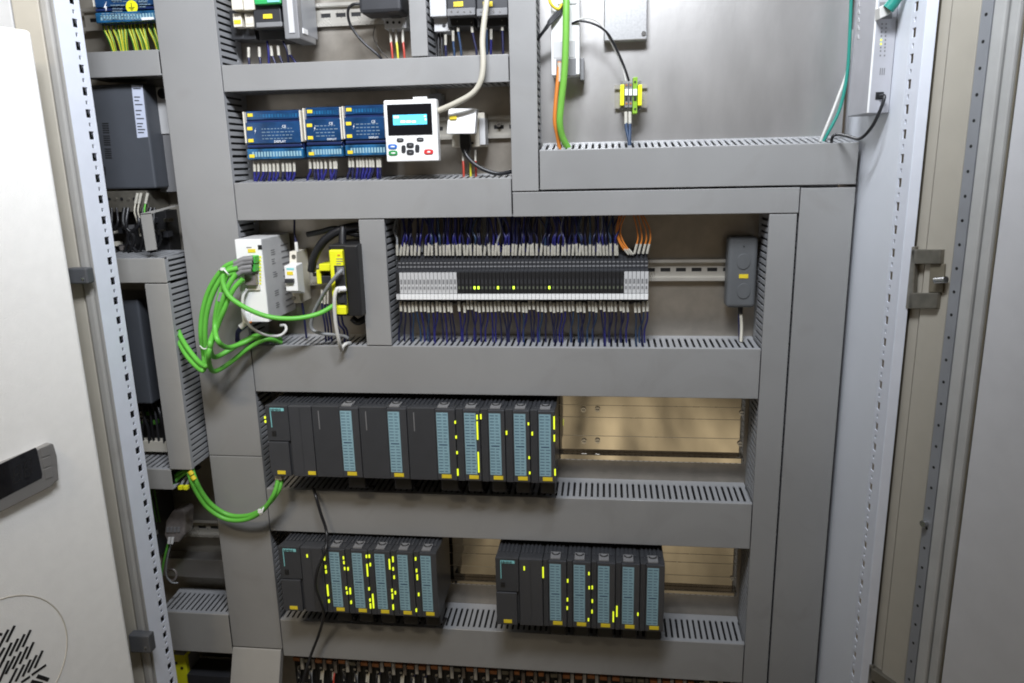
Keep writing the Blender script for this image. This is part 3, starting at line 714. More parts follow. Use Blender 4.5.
# ------------------------------------------------------------------ blue terminal blocks (opening 2)
def blue_block(label, u0, v0, u1, v1, seed, yf=-.062, group='blue terminal blocks'):
    x0, x1, z0, z1 = rect(u0, v0, u1, v1, yf)
    t = thing('terminal_block', label, 'terminal block', ((x0+x1)/2, -.009, z0), group)
    h = z1-z0; R = random.Random(seed)
    part('body', MB().prism([np.array([x0+.001, y, z]) for y, z in ((-.009, z0+.004), (-.009, z1), (-.045, z1), (yf+.006, z1-h*.18), (yf+.006, z0+h*.16), (yf+.012, z0))], (x1-x0-.002, 0, 0)), BLUED, t, 0.001)
    cv = part('front_cover', MB().box(x0+.002, x1-.002, yf, yf+.008, z0+h*.33, z1-h*.24), BLUE, t, 0.0015)
    tr = part('upper_rail', MB().box(x0+.002, x1-.002, yf+.006, yf+.014, z1-h*.22, z1-h*.015), BLUE, t, 0.0015)
    lr_ = part('lower_rail', MB().box(x0+.001, x1-.001, yf-.0015, yf+.012, z0+h*.02, z0+h*.23), BLUEL, t, 0.0015)
    part('ridge', MB().box(x0+.002, x1-.002, yf-.0005, yf+.010, z0+h*.255, z0+h*.31), BLUED, t, 0.001)
    # clamp slots
    ns = int((x1-x0)/.0055)
    for r_, (za, zb_, yy) in enumerate(((z1-h*.15, z1-h*.08, yf+.0058), (z0+h*.07, z0+h*.17, yf-.0017))):
        mb = MB()
        for i in range(ns):
            xx = x0+.010+i*(x1-x0-.012)/ns; mb.box(xx, xx+.003, yy-.0003, yy+.0003, za, zb_)
        part('clamp_marks', mb, TEAL if r_ else BLUEL, t)
    for xx in (x0, x1-.0022):
        part('end_plate', MB().box(xx, xx+.0022, yf-.002, -.02, z0+h*.35, z1-h*.03), PLC, t, 0.0006)
    for f in (.91, .64, .40, .09) if group.startswith('blue') else ():
        yy = yf+.006 if f > .8 else (yf if f > .3 else yf-.0015)
        part('yellow_tag', MB().box(x0+.005, x0+.0135, yy-.001, yy+.0002, z0+h*f-.0025, z0+h*f+.0025), YEL, t)
    # print
    pr = MB(); zz0 = z0+h*.45
    for k in range(4):
        za = z0+h*(.42+.065*k); xs = x0+(x1-x0)*.30
        while xs < x0+(x1-x0)*.82:
            l = R.uniform(.002, .006); pr.box(xs, xs+l, yf-.0004, yf, za, za+h*.016); xs += l+.0022
    part('print_lines', pr, PRINT, cv)
    return t, x0, x1, z0, z1
T = []
for lab, q, s in (('widest blue terminal block at the left below the slim duct', (245, 109.5, 302.5, 160), 1), ('middle blue terminal block of the three', (304.5, 106, 342.5, 158), 2), ('blue terminal block tucked beside the white keypad', (343.5, 104, 386.5, 156.5), 3)):
    t, x0, x1, z0, z1 = blue_block(lab, *q, s); h = z1-z0
    lettering('DISPLAY', 0.0052 if s == 1 else .0042, (x0+(x1-x0)*(.50 if s == 1 else .58), -.0624, z0+h*.345), PRINTW, t)
    lettering('CE', 0.0055, (x0+(x1-x0)*.66, -.0624, z0+h*.64), PRINTW, t)
    part('bolt_sign', MB().prism([PY(q[0]+10+a, (q[1]+q[3])/2-4+b, -.062) for a, b in ((.9, -3), (-.4, .6), (.3, .6), (-.5, 3.2), (1.0, -.2), (.2, -.2))], (0, -.0004, 0)), PRINTW, t)
    nw = (11, 8, 10)[s-1]
    for i in range(nw):
        f = (i+.5)/nw; u = q[0]+ (q[2]-q[0])*(.12+.78*f) + rnd.uniform(-1, 1); v = q[3]+1.0-(.8 if s > 1 else 0)
        sl_ = rnd.uniform(-1, 2.2)
        marked_wire(nth(i+1)+' marked wire from the left under the ' + ['left', 'middle', 'right'][s-1] + ' blue terminal block', 'wire', [(u+.4, v+10, -.052), (u+.3, v+14, -.052), (u-sl_, v+20, -.052), (u-sl_*1.6, v+32, -.045)], [(u, v+1.0, -.052), (u+.4, v+10.5, -.052)], .0021, rnd.choice([WBLUE, WBLUE, WBLUE, WNAVY]), 'wires under the blue terminal blocks', .0025)
# earth terminal box in the left bay
t, x0, x1, z0, z1 = blue_block('blue terminal box with yellow round earth sign in left bay', 92.5, -28, 160.5, 23, 9, yf=-.062, group='earth box'); h = z1-z0
c = PY(132, 7, -.0622)
part('earth_sign', MB().disc(c, (0, -1, 0), .0098, .0008, 32), YELB, t)
es = MB(); es.box(c[0]-.0004, c[0]+.0004, c[1]-.0012, c[1]-.0008, c[2]-.001, c[2]+.006)
for k, wv in enumerate((.005, .0033, .0016)): es.box(c[0]-wv, c[0]+wv, c[1]-.0012, c[1]-.0008, c[2]-.0014-.0018*k, c[2]-.0006-.0018*k)
part('earth_symbol', es, BLK, t)
part('bolt_sign', MB().prism([PY(105.3+a, 7+b, -.0625) for a, b in ((1.2, -5.5), (-1.4, .8), (.2, .6), (1.0, 4.2), (1.6, -.6), (.4, -.4))], (0, -.0006, 0)), PRINTW, t)
pr = MB(); R = random.Random(4)
for (ua, ub, v) in ((112, 122, .5), (111, 123, 5.5), (113, 121, 9), (113, 122, 11.5), (139, 147, 2), (140, 150, 4.5), (140, 146, 7), (102, 138, 14), (101, 136, 17), (104, 140, 19.5)):
    u = ua
    while u < ub:
        l = R.uniform(1, 4); a = PY(u, v, -.0625); b = PY(u+l, v, -.0625); pr.box(a[0], b[0], -.0640, -.0620, a[2]-.0008, a[2]+.0008); u += l+1
part('print_text', pr, PRINT, t)
a, b, c_, d_ = rect(141.5, 17.2, 154, 19.8, -.064); part('word_mark', MB().box(a, b, -.0645, -.0625, c_, d_), PRINTW, t)
for i, (ut, ub) in enumerate(((104, 113), (108.5, 115.5), (113.5, 121.5), (118, 122.5), (121.5, 124.5), (125, 127), (128.5, 135.5), (132, 138), (136, 143.5), (139.5, 147), (143.5, 148.5), (149, 158), (154, 160), (157.5, 163))):
    px = [(ut-.5, 23, -.045), (ut+.6, 30, -.047), ((ut*.35+ub*.65), 41, -.048), (ub+.4, 52, -.045)]
    P = spline(wpts(px), 6)
    t = thing('earth_wire', nth(i+1)+' striped earth wire from the left below the blue terminal box', 'wire', P[0], 'earth wires of the blue terminal box')
    part('wire', MB().tube(P, .0022, 7), WYG if i % 3 else WGRN, t)
    part('green_stripe', MB().tube([p+np.array([.0013, -.0011, 0]) for p in P], .0011, 5), WGRN if i % 3 else WYG, t)

# ------------------------------------------------------------------ keypad panel
KY = -.098
x0, x1, z0, z1 = rect(385, 99.5, 437.5, 161.5, KY)
kp = thing('operator_keypad', 'white operator keypad with black screen and lit blue display', 'keypad', ((x0+x1)/2, KY+.018, z0))
part('housing', MB().box(x0, x1, KY, KY+.017, z0, z1), PLW, kp, 0.0018, seg=3)
def kbox(u0, v0, u1, v1, d, m, nm, parent=None, bevel=0.0, y=KY):
    a, b, c_, d_ = rect(u0, v0, u1, v1, y); return part(nm, MB().box(a, b, y-d, y+.0008, c_, d_), m, parent or kp, bevel)
sc1 = kbox(387.7, 104, 432, 135, .0008, SCREEN, 'screen')
kbox(393.3, 114.7, 427, 124.7, .0013, LCD, 'lit_display', sc1)
for (a, b, c_, d_) in ((394, 116, 399, 118.2), (400.8, 120.6, 405.5, 122.8), (406.5, 120.6, 411, 122.6), (412, 120.6, 416, 122.6), (424.2, 115.6, 426.2, 117), (425, 118.5, 426.6, 120.4)): kbox(a, b, c_, d_, .0016, LCDW, 'display_text', sc1)
def kpoly(pts, d, m, nm): part(nm, MB().prism([PY(u, v, KY+.0002) for u, v in pts], (0, -d, 0)), m, kp, 0.0005)
def rr(u, v, a, b): return [(u+a*math.copysign(abs(math.cos(t))**.6, math.cos(t)), v+b*math.copysign(abs(math.sin(t))**.6, math.sin(t))) for t in np.linspace(0, 2*math.pi, 20, endpoint=False)]
for (u, v, a, b, m, nm) in ((400.3, 140, 3.5, 2, DRK, 'menu_button'), (420.3, 139.5, 3.5, 2, DRK, 'menu_button'), (392.7, 146.6, 4.5, 2.5, BLUEB, 'blue_button'), (393.2, 153, 4.5, 2.6, GREENB, 'green_button'), (428.8, 151.8, 4.6, 2.6, REDB, 'red_button'), (410.3, 145.3, 3.7, 2.7, DRK, 'arrow_button'), (410.4, 152.2, 3.7, 2.7, DRK, 'arrow_button'), (403.7, 149, 2.2, 3.9, DRK, 'arrow_button'), (417.4, 148.4, 2.2, 3.9, DRK, 'arrow_button')):
    kpoly(rr(u, v, a, b), .0016, m, nm)
for (u, v, a, b) in ((392.7, 146.6, 2.2, .7), (393.2, 153, 2.2, .7), (428.8, 151.8, 1.6, .9), (400.3, 140, 2, .5), (420.3, 139.5, 2, .5), (410.3, 145.1, 1.3, .5), (410.4, 152.5, 1.3, .5)):
    p = [PY(q[0], q[1], KY-.0016) for q in rr(u, v, a, b)]; part('button_symbol', MB().prism(p, (0, -.0003, 0)), PLW if u in (392.7, 393.2, 428.8) else PLM, kp)
kbox(413, 96.8, 427, 100, 0, PLW, 'top_hook', y=KY+.008)
cable('keypad_cable', 'cream cable looping down to the white keypad', 'cable', [(488, -8, -.088), (485, 14, -.093), (482.5, 40, -.096), (483.2, 62, -.098), (481, 80, -.099), (473, 93, -.097), (457, 102.5, -.093), (440, 110, -.088), (434, 112, -.086)], .0043, WCREAM, n=12)
# ------------------------------------------------------------------ white socket box
SYb = -.058
x0, x1, z0, z1 = rect(451.5, 113, 485, 147, -.036)
sk = thing('socket_module', 'white socket module with tilted white cover right of the keypad', 'socket', ((x0+x1)/2, -.009, z0))
part('base', MB().box(x0, x1, -.036, -.009, z0, z1), PLC, sk, 0.001)
part('clip', MB().box(PY(479, 118, -.04)[0], PY(485, 118, -.04)[0], -.042, -.010, PY(480, 145, -.04)[2], PY(480, 118, -.04)[2]), PLG, sk, 0.001)
part('terminal_hole', MB().disc(PY(472.5, 143, -.0361), (0, -1, 0), .002, .0005, 10), BLK, sk)
part('flap_cover', MB().prism([PY(448.5, 108.5, -.070), PY(476.5, 108.5, -.070), PY(474.5, 133.5, -.083), PY(446.5, 133.8, -.083)], (0, .020, 0)), PLW, sk, 0.0015)
a, b, c_, d_ = rect(449.5, 116, 456.5, 119.3, -.0785); part('yellow_tag', MB().box(a, b, -.079, -.070, c_, d_), YEL, sk)
part('black_plug', MB().prism([PY(u, v, -.05) for u, v in ((459.5, 134), (469, 134), (470.5, 146), (468, 153), (462, 153), (459.8, 146))], (0, .02, 0)), BLK, sk, .001)
cable('plug_cable', 'black cable curving right from the socket module plug', 'cable', [(464, 147, -.046), (467, 156, -.050), (476, 165, -.055), (489, 171.5, -.058), (500, 173.5, -.056), (514, 171, -.045)], .0034, WBLK, n=10)
for i, (u, m) in enumerate(((463, WRED), (470, WYG), (475.3, WRED))):
    marked_wire(['left red wire below the white socket module', 'yellow wire below the white socket module', 'right red wire below the white socket module'][i], 'wire', [(u+.1, 161, -.04), (u+.6, 168, -.042), (u+1, 182, -.042)], [(u, 150, -.036), (u+.1, 161.5, -.04)], .0019, m, 'wires below the socket module', .0019)
screw(PY(499, 124.5, -.0078), 'rail screw right of the white socket module', .0038)
lbk = thing('keypad_bracket', 'small dark bracket behind the top of the white keypad', 'bracket', PY(436, 104, -.03))
a, b, c_, d_ = rect(429, 93.5, 441.5, 106, -.03); part('bracket_plate', MB().box(a, b, -.03, -.001, c_, d_), PLM, lbk, .001)
part('bracket_bolt', MB().disc(PY(434, 91.5, -.012), (0, -1, 0), .0055, .004, 16), HINGE, lbk, .001)

# ------------------------------------------------------------------ top opening devices
TG = 'devices along the top edge'
def dev(name, label, cat, boxes, group=None):
    """boxes: (part name, u0, v0, u1, v1, yfront, yback, material, bevel)"""
    q = boxes[0]; x0, x1, z0, z1 = rect(*q[1:5], q[5]); t = thing(name, label, cat, ((x0+x1)/2, q[6], z0), group)
    for nm, u0, v0, u1, v1, yf, yb, m, bvl in boxes:
        x0, x1, z0, z1 = rect(u0, v0, u1, v1, yf); part(nm, MB().box(x0, x1, yf, yb, z0, z1), m, t, bvl)
    return t
for i, (u0, u1) in enumerate(((230, 241), (242, 253))):
    t = dev('plug_relay', ['cream plug relay nearest the wide vertical duct at top', 'cream plug relay beside the green contactor'][i], 'relay', [
        ('base', u0+.3, 10, u1+1.5, 39.5, -.048, -.009, DRK, .001), ('relay_case', u0, -30, u1, 10, -.078, -.03, PLC, .001),
        ('release_lever', u0+3, 13.5, u1+.6, 27, -.066, -.030, PLC, .0008)], 'cream plug relays')
    part('tag_label', MB().box(*[PY(u0+4, 22, -.0665)[0], PY(u1-.2, 22, -.0665)[0]], -.0668, -.0655, PY(u0+5, 24, -.0665)[2], PY(u0+5, 20, -.0665)[2]), YEL if i == 0 else PLC, t)
    for k in range(2):
        part('lever_dot', MB().disc(PY(u0+5.6+k*2, 16.5, -.0662), (0, -1, 0), .0006, .0005, 8), BLK, t)
        part('terminal_screw', MB().disc(PY(u0+6+k*4 if i == 0 else u0+4+k*5, 34, -.0482), (0, -1, 0), .0016, .0006, 10), BLK, t)
t = dev('contactor', 'black contactor with green top near the upper left duct corner', 'contactor', [
    ('body', 253.5, 4, 281, 29, -.075, -.009, DRK, .0015), ('green_front', 253, -22, 280, 4, -.085, -.03, CONG, .0015), ('lower_step', 256, 22, 282, 27, -.082, -.02, PLM, .001),
    ('terminal_foot', 259, 29, 284, 40, -.055, -.009, DRK, .001), ('teal_label', 267, -5, 279, 2, -.0862, -.08, TEALB, 0), ('yellow_tag', 263, 14, 272, 18.5, -.0765, -.07, YEL, 0)])
t = dev('power_supply', 'dark finned power supply with pale right edge at the top', 'power supply', [
    ('case', 282, -30, 297, 39, -.088, -.02, PLM, .0015), ('front_strip', 287, -20, 292.5, 33, -.0895, -.08, PLG, .0005),
    ('side_panel', 297.2, -30, 301, 34, -.072, -.012, STRIP, .001), ('pale_edge', 301.2, -30, 303.5, 33, -.055, -.012, PLW, .0005), ('pale_foot', 296.5, 28, 303.4, 33.5, -.0745, -.0555, PLW, .0005)])
for i, (u, v, m, dx) in enumerate(((248.6, 47.5, WNAVY, .5), (259.3, 47, WNAVY, 1), (266.6, 30, WBLUE, 1.0), (271, 46, WNAVY, 3), (278, 45.5, WNAVY, 3), (281.6, 31, WNAVY, 3), (288.3, 45, WBLUE, 5))):
    marked_wire('dark marked wire below the contactor, number %s from the left duct' % ['one', 'two', 'three', 'four', 'five', 'six', 'seven'][i], 'wire', [(u+dx*.3, v+9.5, -.046), (u+dx, v+14, -.047), (u+dx*2, v+22, -.047), (u+dx*2.5, 72, -.045)], [(u, v, -.045), (u+dx*.3, v+10, -.046)], .0019, m, 'wires below the contactor', .0026)
ad = dev('plug_adapter', 'black plug adapter at the top plugged into a grey socket', 'adapter', [('body', 358, -20, 400.5, 12.5, -.085, -.035, DRK, .005), ('plug_neck', 386, 10, 400, 16, -.06, -.035, BLK, .004)])
t = dev('rail_socket', 'grey rail socket under the black plug adapter', 'socket', [('body', 380, -10, 405.5, 18, -.034, -.009, PLG, .001), ('terminal_block', 384, 15, 406, 28.5, -.040, -.009, PLG, .001)])
for k in range(3): part('terminal_hole', MB().disc(PY(387.5+6*k, 22.5, -.0402), (0, -1, 0), .0022, .0006, 10), BLK, t)
cable('adapter_cable', 'thin black cable drooping from the black adapter', 'cable', [(362, 4, -.06), (353, 4.5, -.062), (348, 11, -.06), (350.5, 25, -.055), (362, 41, -.052), (377, 54, -.05), (384, 62, -.045)], .0022, WBLK)
cable('loop_wire', 'very thin dark wire arching behind the socket at the top', 'wire', [(375, 26, -.03), (373.5, 38, -.03), (381, 51, -.03), (388, 58, -.03)], .0006, WBLK, n=6)
for i, (u, m) in enumerate(((390.5, WRED), (396, WYG), (402.5, WRED))):
    marked_wire(['left red marked wire under the grey rail socket', 'yellow marked wire under the grey rail socket', 'right red marked wire under the grey rail socket'][i], 'wire', [(u+.6, 42, -.04), (u+1.5, 50, -.042), (u+2.6, 64, -.042)], [(u, 30, -.036), (u+.6, 43, -.04)], .0019, m, 'wires under the rail socket', .0022)
# right top opening
t = dev('terminal_adapter', 'silver grey terminal adapter left of the small contactors', 'terminal', [('body', 429.5, -10, 446, 16.5, -.060, -.009, PLG, .001), ('foot', 434, 17, 450, 31.5, -.045, -.009, PLG, .001)])
part('screw_hole', MB().disc(PY(444, 25.5, -.0452), (0, -1, 0), .0028, .0006, 12), BLK, t)
for i, (u0, u1) in enumerate(((446.5, 475.5), (476, 508))):
    t = dev('small_contactor', ['small black contactor with yellow tag, left of the cream cable', 'small black contactor with yellow tag, right of the cream cable'][i], 'contactor', [
        ('body', u0, -30, u1, 14, -.066, -.009, DRK, .0015), ('terminal_ledge', u0+.5, 8, u1-.5, 15.5, -.070, -.009, PLM, .001), ('lower_body', u0+1, 15, u1-1, 27, -.050, -.009, BLK, .001), ('yellow_tag', u0+7, 1.5, u0+16.5, 6.5, -.0672, -.06, YEL, 0)], 'small contactors at the top')
    for k in range(4): part('terminal_screw', MB().disc(PY(u0+5+k*6.3, 11.5, -.0702), (0, -1, 0), .0015, .0006, 10), CHROME, t)
for i, (u, v, m, dx) in enumerate(((445.5, 34.5, WNAVY, .3), (453, 30.5, WSTEEL, .8), (457.5, 21, WSTEEL, 2.2), (471.5, 22, WNAVY, 3), (486.5, 19, WSTEEL, .4), (491.2, 29, WBLUE, -.2), (502.2, 20, WNAVY, .6))):
    marked_wire('marked wire below the small contactors, number %s from the left' % ['one', 'two', 'three', 'four', 'five', 'six', 'seven'][i], 'wire', [(u+dx*.3, v+10, -.046), (u+dx*.8, v+17, -.046), (u+dx*1.6, 50, -.046), (u+dx*1.8, 62, -.045)], [(u, v, -.048), (u+dx*.3, v+10.5, -.046)], .0019, m, 'wires below the small contactors', .0023)
for u in (439.5, 442.8): cable('dark_wire', ('left' if u < 440 else 'right')+' dark wire between stub duct and silver terminal adapter', 'wire', [(u, 27, -.03), (u-1, 40, -.032), (u-.5, 62, -.035)], .0019, BLK, 'dark wires beside the stub duct')

# ------------------------------------------------------------------ upper right plate devices
x0, x1, z0, z1 = rect(604, -40, 647.8, 40.5, -.022)
cp = thing('cover_plate', 'flat galvanised cover box at the top of the bare plate', 'cover plate', ((x0+x1)/2, -.002, z0))
part('cover_box', MB().box(x0, x1, -.022, -.002, z0, z1), ZINC2, cp, .0018)
part('cover_screw', MB().disc(PY(643.7, 33.5, -.022), (0, -1, 0), .0035, .0015, 16), CHROME, cp, .0006)
GYT = mat('earth_terminal_green', (0.22, 0.42, 0.03), 0.42)
# small terminal group with yellow ends
rl = thing('short_rail', 'short steel rail piece carrying the yellow ended terminals', 'mounting rail', PY(630.5, 110, -.002))
for v0, v1 in ((84.5, 88.5), (102.5, 108)):
    x0, x1, z0, z1 = rect(614.5, v0, 647, v1, -.010); part('rail_flange', MB().box(x0, x1, -.010, -.0085, z0, z1), RAILM, rl)
x0, x1, z0, z1 = rect(614.5, 88.5, 647, 102.5, -.004); part('rail_web', MB().box(x0, x1, -.004, -.002, z0, z1), RAILM, rl)
for i, (u0, u1) in enumerate(((620.2, 624.2), (638, 642))):
    t = dev('end_clamp', ['left yellow end clamp of the small terminal group', 'right yellow end clamp of the small terminal group'][i], 'end clamp', [('body', u0, 84.5, u1, 105.5, -.046, -.0105, YELB, .0008), ('clamp_screw', u0+1, 80.5, u1-.8, 84.3, -.040, -.0105, PLM, .0005), ('clamp_foot', u0+.8, 105.8, u1-.8, 109, -.040, -.0105, PLM, .0005)], 'yellow end clamps')
for i, (u0, u1, m) in enumerate(((624.6, 628.4, PLM), (628.8, 632.4, PLM), (632.8, 637.4, GYT))):
    v0, v1 = (82, 107.5) if i < 2 else (77, 113.5)
    t = dev('feed_terminal', ['left grey terminal between yellow end clamps', 'middle grey terminal between yellow end clamps', 'taller green terminal between yellow end clamps'][i], 'terminal', [('body', u0, v0, u1, v1, -.040, -.0105, m, .0006), ('marker_tab', u0+.3, 89, u1-.3, 95.5, -.0425, -.038, PLW, .0003), ('lower_slot', u0+.8, 97, u1-.8, 100.5, -.0412, -.038, BLK, 0)])
    for v in ((85, 103.5) if i < 2 else (82, 109)): part('terminal_screw', MB().disc(PY((u0+u1)/2, v, -.0402), (0, -1, 0), .0016, .0008, 10), COPPER if i < 2 else BLK, t)
for i, u in enumerate((625.8, 629.8)):
    marked_wire(['left wire below the yellow ended terminals', 'right wire below the yellow ended terminals'][i], 'wire', [(u+.1, 123, -.040), (u+.7-i*.6, 130, -.042), (628.9+i*.8, 141, -.046), (629.2+i, 156, -.05)], [(u, 112, -.036), (u+.1, 124, -.040)], .0026, WSTEEL, 'wires below the yellow ended terminals', .0029)
cable('thin_wire', 'thin black wire from white device to yellow ended terminals', 'wire', [(572, 23.5, -.045), (580, 21, -.05), (594, 24, -.05), (607, 32.5, -.048), (616, 48, -.044), (624, 66, -.042), (629, 81, -.036)], .0017, WBLK)
cable('thin_wire', 'thin white wire beside the black one above yellow ended terminals', 'wire', [(573, 22.5, -.043), (583, 18.5, -.048), (594, 19.5, -.048), (603.5, 28, -.046), (613, 46, -.04), (621, 64, -.038), (626, 81, -.036)], .0013, WWHITE)
t = dev('network_device', 'white narrow network device behind the thick green cable', 'network device', [('case', 551, -30, 579.5, 75, -.045, -.003, PLW, .0015), ('socket_panel', 553, 41, 575.5, 58, -.0458, -.04, PLG, .0005), ('lower_socket', 556, 58.5, 576, 76, -.0465, -.04, PLM, .0008), ('upper_port', 557, -6, 577, 4.5, -.0466, -.04, PLG, .001)])
part('side_plate', MB().box(PY(580, 60, -.03)[0], PY(584, 60, -.03)[0], -.03, -.003, PY(580, 80, -.03)[2], PY(580, 58, -.03)[2]), PLM, t, .001)
CABG2 = mat('cable_pale_green', (0.17, 0.44, 0.06), 0.45, var=0.06)
cable('thick_green_cable', 'thick light green cable hanging down the left of the bare plate', 'cable', [(566.5, -12, -.075), (566.2, 12, -.078), (565.8, 40, -.078), (564.6, 70, -.076), (561.5, 100, -.072), (559.8, 122, -.068), (562.5, 137, -.06), (569, 150, -.05), (572, 160, -.048)], .0051, CABG2, n=14)
cable('orange_cable', 'orange cable half hidden behind the thick green cable', 'cable', [(559.5, 62, -.05), (557.8, 80, -.054), (555.5, 104, -.056), (554.8, 122, -.056), (557.5, 136, -.054), (561, 156, -.048)], .0031, WORG, n=10)
part('cable_boot', MB().tube(wpts([(559.8, 63, -.05), (559, 82, -.053)]), .0040, 10), WCREAM, t)
for i, (a, b) in enumerate(((538.5, 39), (541, 35.5), (545, 33))):
    cable('black_lead', ['lower', 'middle', 'upper'][i] + ' of three black leads entering the white network device', 'cable', [(534-i, 46-i*2, -.03), (a+2, b-3-i, -.05), (549, 25-2*i, -.055), (559, 15-i*3, -.05), (563, 8-2*i, -.046)], .0019, WBLK, 'black leads to the network device')
cable('yellow_lead', 'yellow lead bent at the top of the white network device', 'cable', [(548, -6, -.055), (551, 4, -.056), (558, 9, -.052), (562, 4, -.05)], .0021, YEL)
# ------------------------------------------------------------------ router on the side panel
ry = PX(889.5, 100, WX-.002)[1]; rxl = PY(868.5, 100, ry)[0]; ryb = PX(850, 90, rxl)[1]; rz0 = PY(868.5, 113.5, ry)[2]
rt = thing('network_router', 'silver router mounted upright on the white side panel', 'router', ((rxl+WX)/2, ryb, rz0))
part('housing', MB().box(rxl, WX-.0015, ry, ryb, rz0, ZT-.05), ROUTER, rt, .0012)
part('front_edge', MB().box(rxl-.0006, rxl+.0015, ry-.0006, ry+.0015, rz0+.001, ZT-.05), PLW, rt)
def rbox(u0, v0, u1, v1, d, m, nm, bvl=0.0):
    a, b, c_, d_ = rect(u0, v0, u1, v1, ry); part(nm, MB().box(a, b, ry-d, ry+.0008, c_, d_), m, rt, bvl)
for k, v in enumerate((24, 28, 32, 36, 40, 44, 47.5, 51, 55.5)):
    for j, u in enumerate((882, 886.2)):
        uu = u - (v-24)*.055
        rbox(uu-.7, v-.9, uu+.7, v+.9, .0004, LEDY if (k in (4, 5) and j == 0) else PLM, 'status_lamp')
for k in range(3): rbox(879.8+k*2.0, 68, 880.7+k*2.0, 75, .0004, PLM, 'print_mark')
rbox(875.5, 92, 883.5, 99.5, .0006, BLK, 'power_jack')
rbox(879, 2, 892.5, 19, .0006, PLM, 'port_recess')
# worn embossed marks down the side face (not readable in the photograph)
for k, v in enumerate((4, 12, 20, 28, 37)):
    p = PX(859.5-.03*v, v, rxl)
    part('embossed_mark', MB().prism([p+np.array([0, a, b]) for a, b in ((-.004, -.003), (-.001, -.003), (.0005, .001), (.003, -.003), (.005, -.003), (.001, .0035))], (-.0006, 0, 0)), PLG, rt)
cn = thing('network_plug', 'clear network plug with dark teal boot at the top of the router', 'plug', PY(885, 16, ry-.02))
part('plug_body', MB().prism([PY(u, v, ry-.018) for u, v in ((879.5, 7), (891, 1), (893, 8), (890, 14), (880, 19))], (0, .018, 0)), WWHITE, cn, .001)
part('plug_boot', MB().tube(wpts([(888, 9, ry-.020), (893, 3, ry-.022), (899, -6, ry-.024), (904, -16, ry-.03)]), .0075, 10), TEALW, cn)
cable('router_power_cable', 'black power cable from the router jack down to the duct', 'cable', [(880, 96, ry-.003), (884.5, 97, ry-.012), (879, 113, ry-.012), (871, 128, ry-.004), (860, 138.5, ry+.02), (849, 136.5, ry+.05), (838, 134.5, -.09), (832.5, 137, -.085), (831, 147, -.07)], .0022, WBLK, n=10)
cable('teal_cable', 'teal flat cable dropping into the duct beside the router', 'cable', [(851.5, -10, -.055), (849.5, 40, -.055), (847, 75, -.055), (840, 108, -.055), (829, 131, -.055), (818, 150, -.05)], .0024, TEALW, n=10)
cable('white_cable', 'thin white cable beside the teal cable near the router', 'cable', [(852, 30, -.05), (848, 68, -.05), (836, 103, -.052), (826, 128, -.055), (817, 150, -.05)], .0022, WWHITE)

# ------------------------------------------------------------------ opening 4: power supply, breaker, safety module
Xr = PY(291.5, 262, -.012)[0]; Yf = PX(263.5, 262, Xr)[1]
x0 = PY(239.5, 285, Yf)[0]; z1 = PY(252, 239, Yf)[2]; z0 = PY(252, 322, Yf)[2]
ps = thing('white_power_supply', 'white power supply unit with green plugs and green cables attached', 'power supply', ((x0+Xr)/2, -.01, z0))
part('housing', MB().box(x0, Xr, Yf, -.010, z0, z1), PLG, ps, .0015)
hgt = z1-z0
fp = part('front_plate', MB().box(x0+.0005, Xr-.0005, Yf-.0012, Yf+.001, z0+.0005, z1-.0005), PLW, ps, .0006)
vm = MB()
for i in range(11):
    zz_ = z0+.012+i*(hgt-.03)/10; vm.box(Xr-.0002, Xr+.0004, -.050, -.020, zz_-.001, zz_+.0014)
part('side_vents', vm, PLM, ps)
sm_ = MB(); R = random.Random(12)
for fz, hh_ in ((.83, .006), (.72, .009), (.56, .012), (.33, .003), (.18, .003)):
    yy0 = Yf+.030
    for k in range(3): sm_.box(Xr-.0002, Xr+.0003, yy0, yy0+R.uniform(.010, .018), z0+hgt*fz-k*.0035, z0+hgt*fz-k*.0035+.0016)
part('side_print', sm_, PLM, ps)
def fbox(u0, v0, u1, v1, d, m, nm, bvl=0.0, par=None):
    a, b, c_, d_ = rect(u0, v0, u1, v1, Yf-.0012); return part(nm, MB().box(a, b, Yf-.0012-d, Yf-.0010, c_, d_), m, par or ps, bvl)
fbox(248, 249, 255.5, 252.5, .0008, YEL, 'yellow_tag'); fbox(258, 245, 262, 249.5, .0006, BLK, 'logo_mark'); fbox(246.5, 247, 251.5, 248, .0004, PLM, 'name_print')
for k in range(2): fbox(252, 255+8*k, 259.5, 262.5+8*k, .016, PLGRN, 'green_plug', .0012)
fbox(247.5, 273, 258.5, 284.5, .010, SMOKE, 'grey_plug', .001)
for k in range(9): fbox(259.6, 256+3.3*k, 261.2, 258+3.3*k, .0008, YELB, 'yellow_dot')
fbox(248.5, 285, 260.5, 290, .003, PLC, 'terminal_step', .0006)
fbox(243, 312, 251, 323, .004, PLW, 'lower_connector', .001)
for k in range(3): fbox(247.2+1.7*k, 321, 248.4+1.7*k, 322.6, .0045, WORG, 'orange_dot')
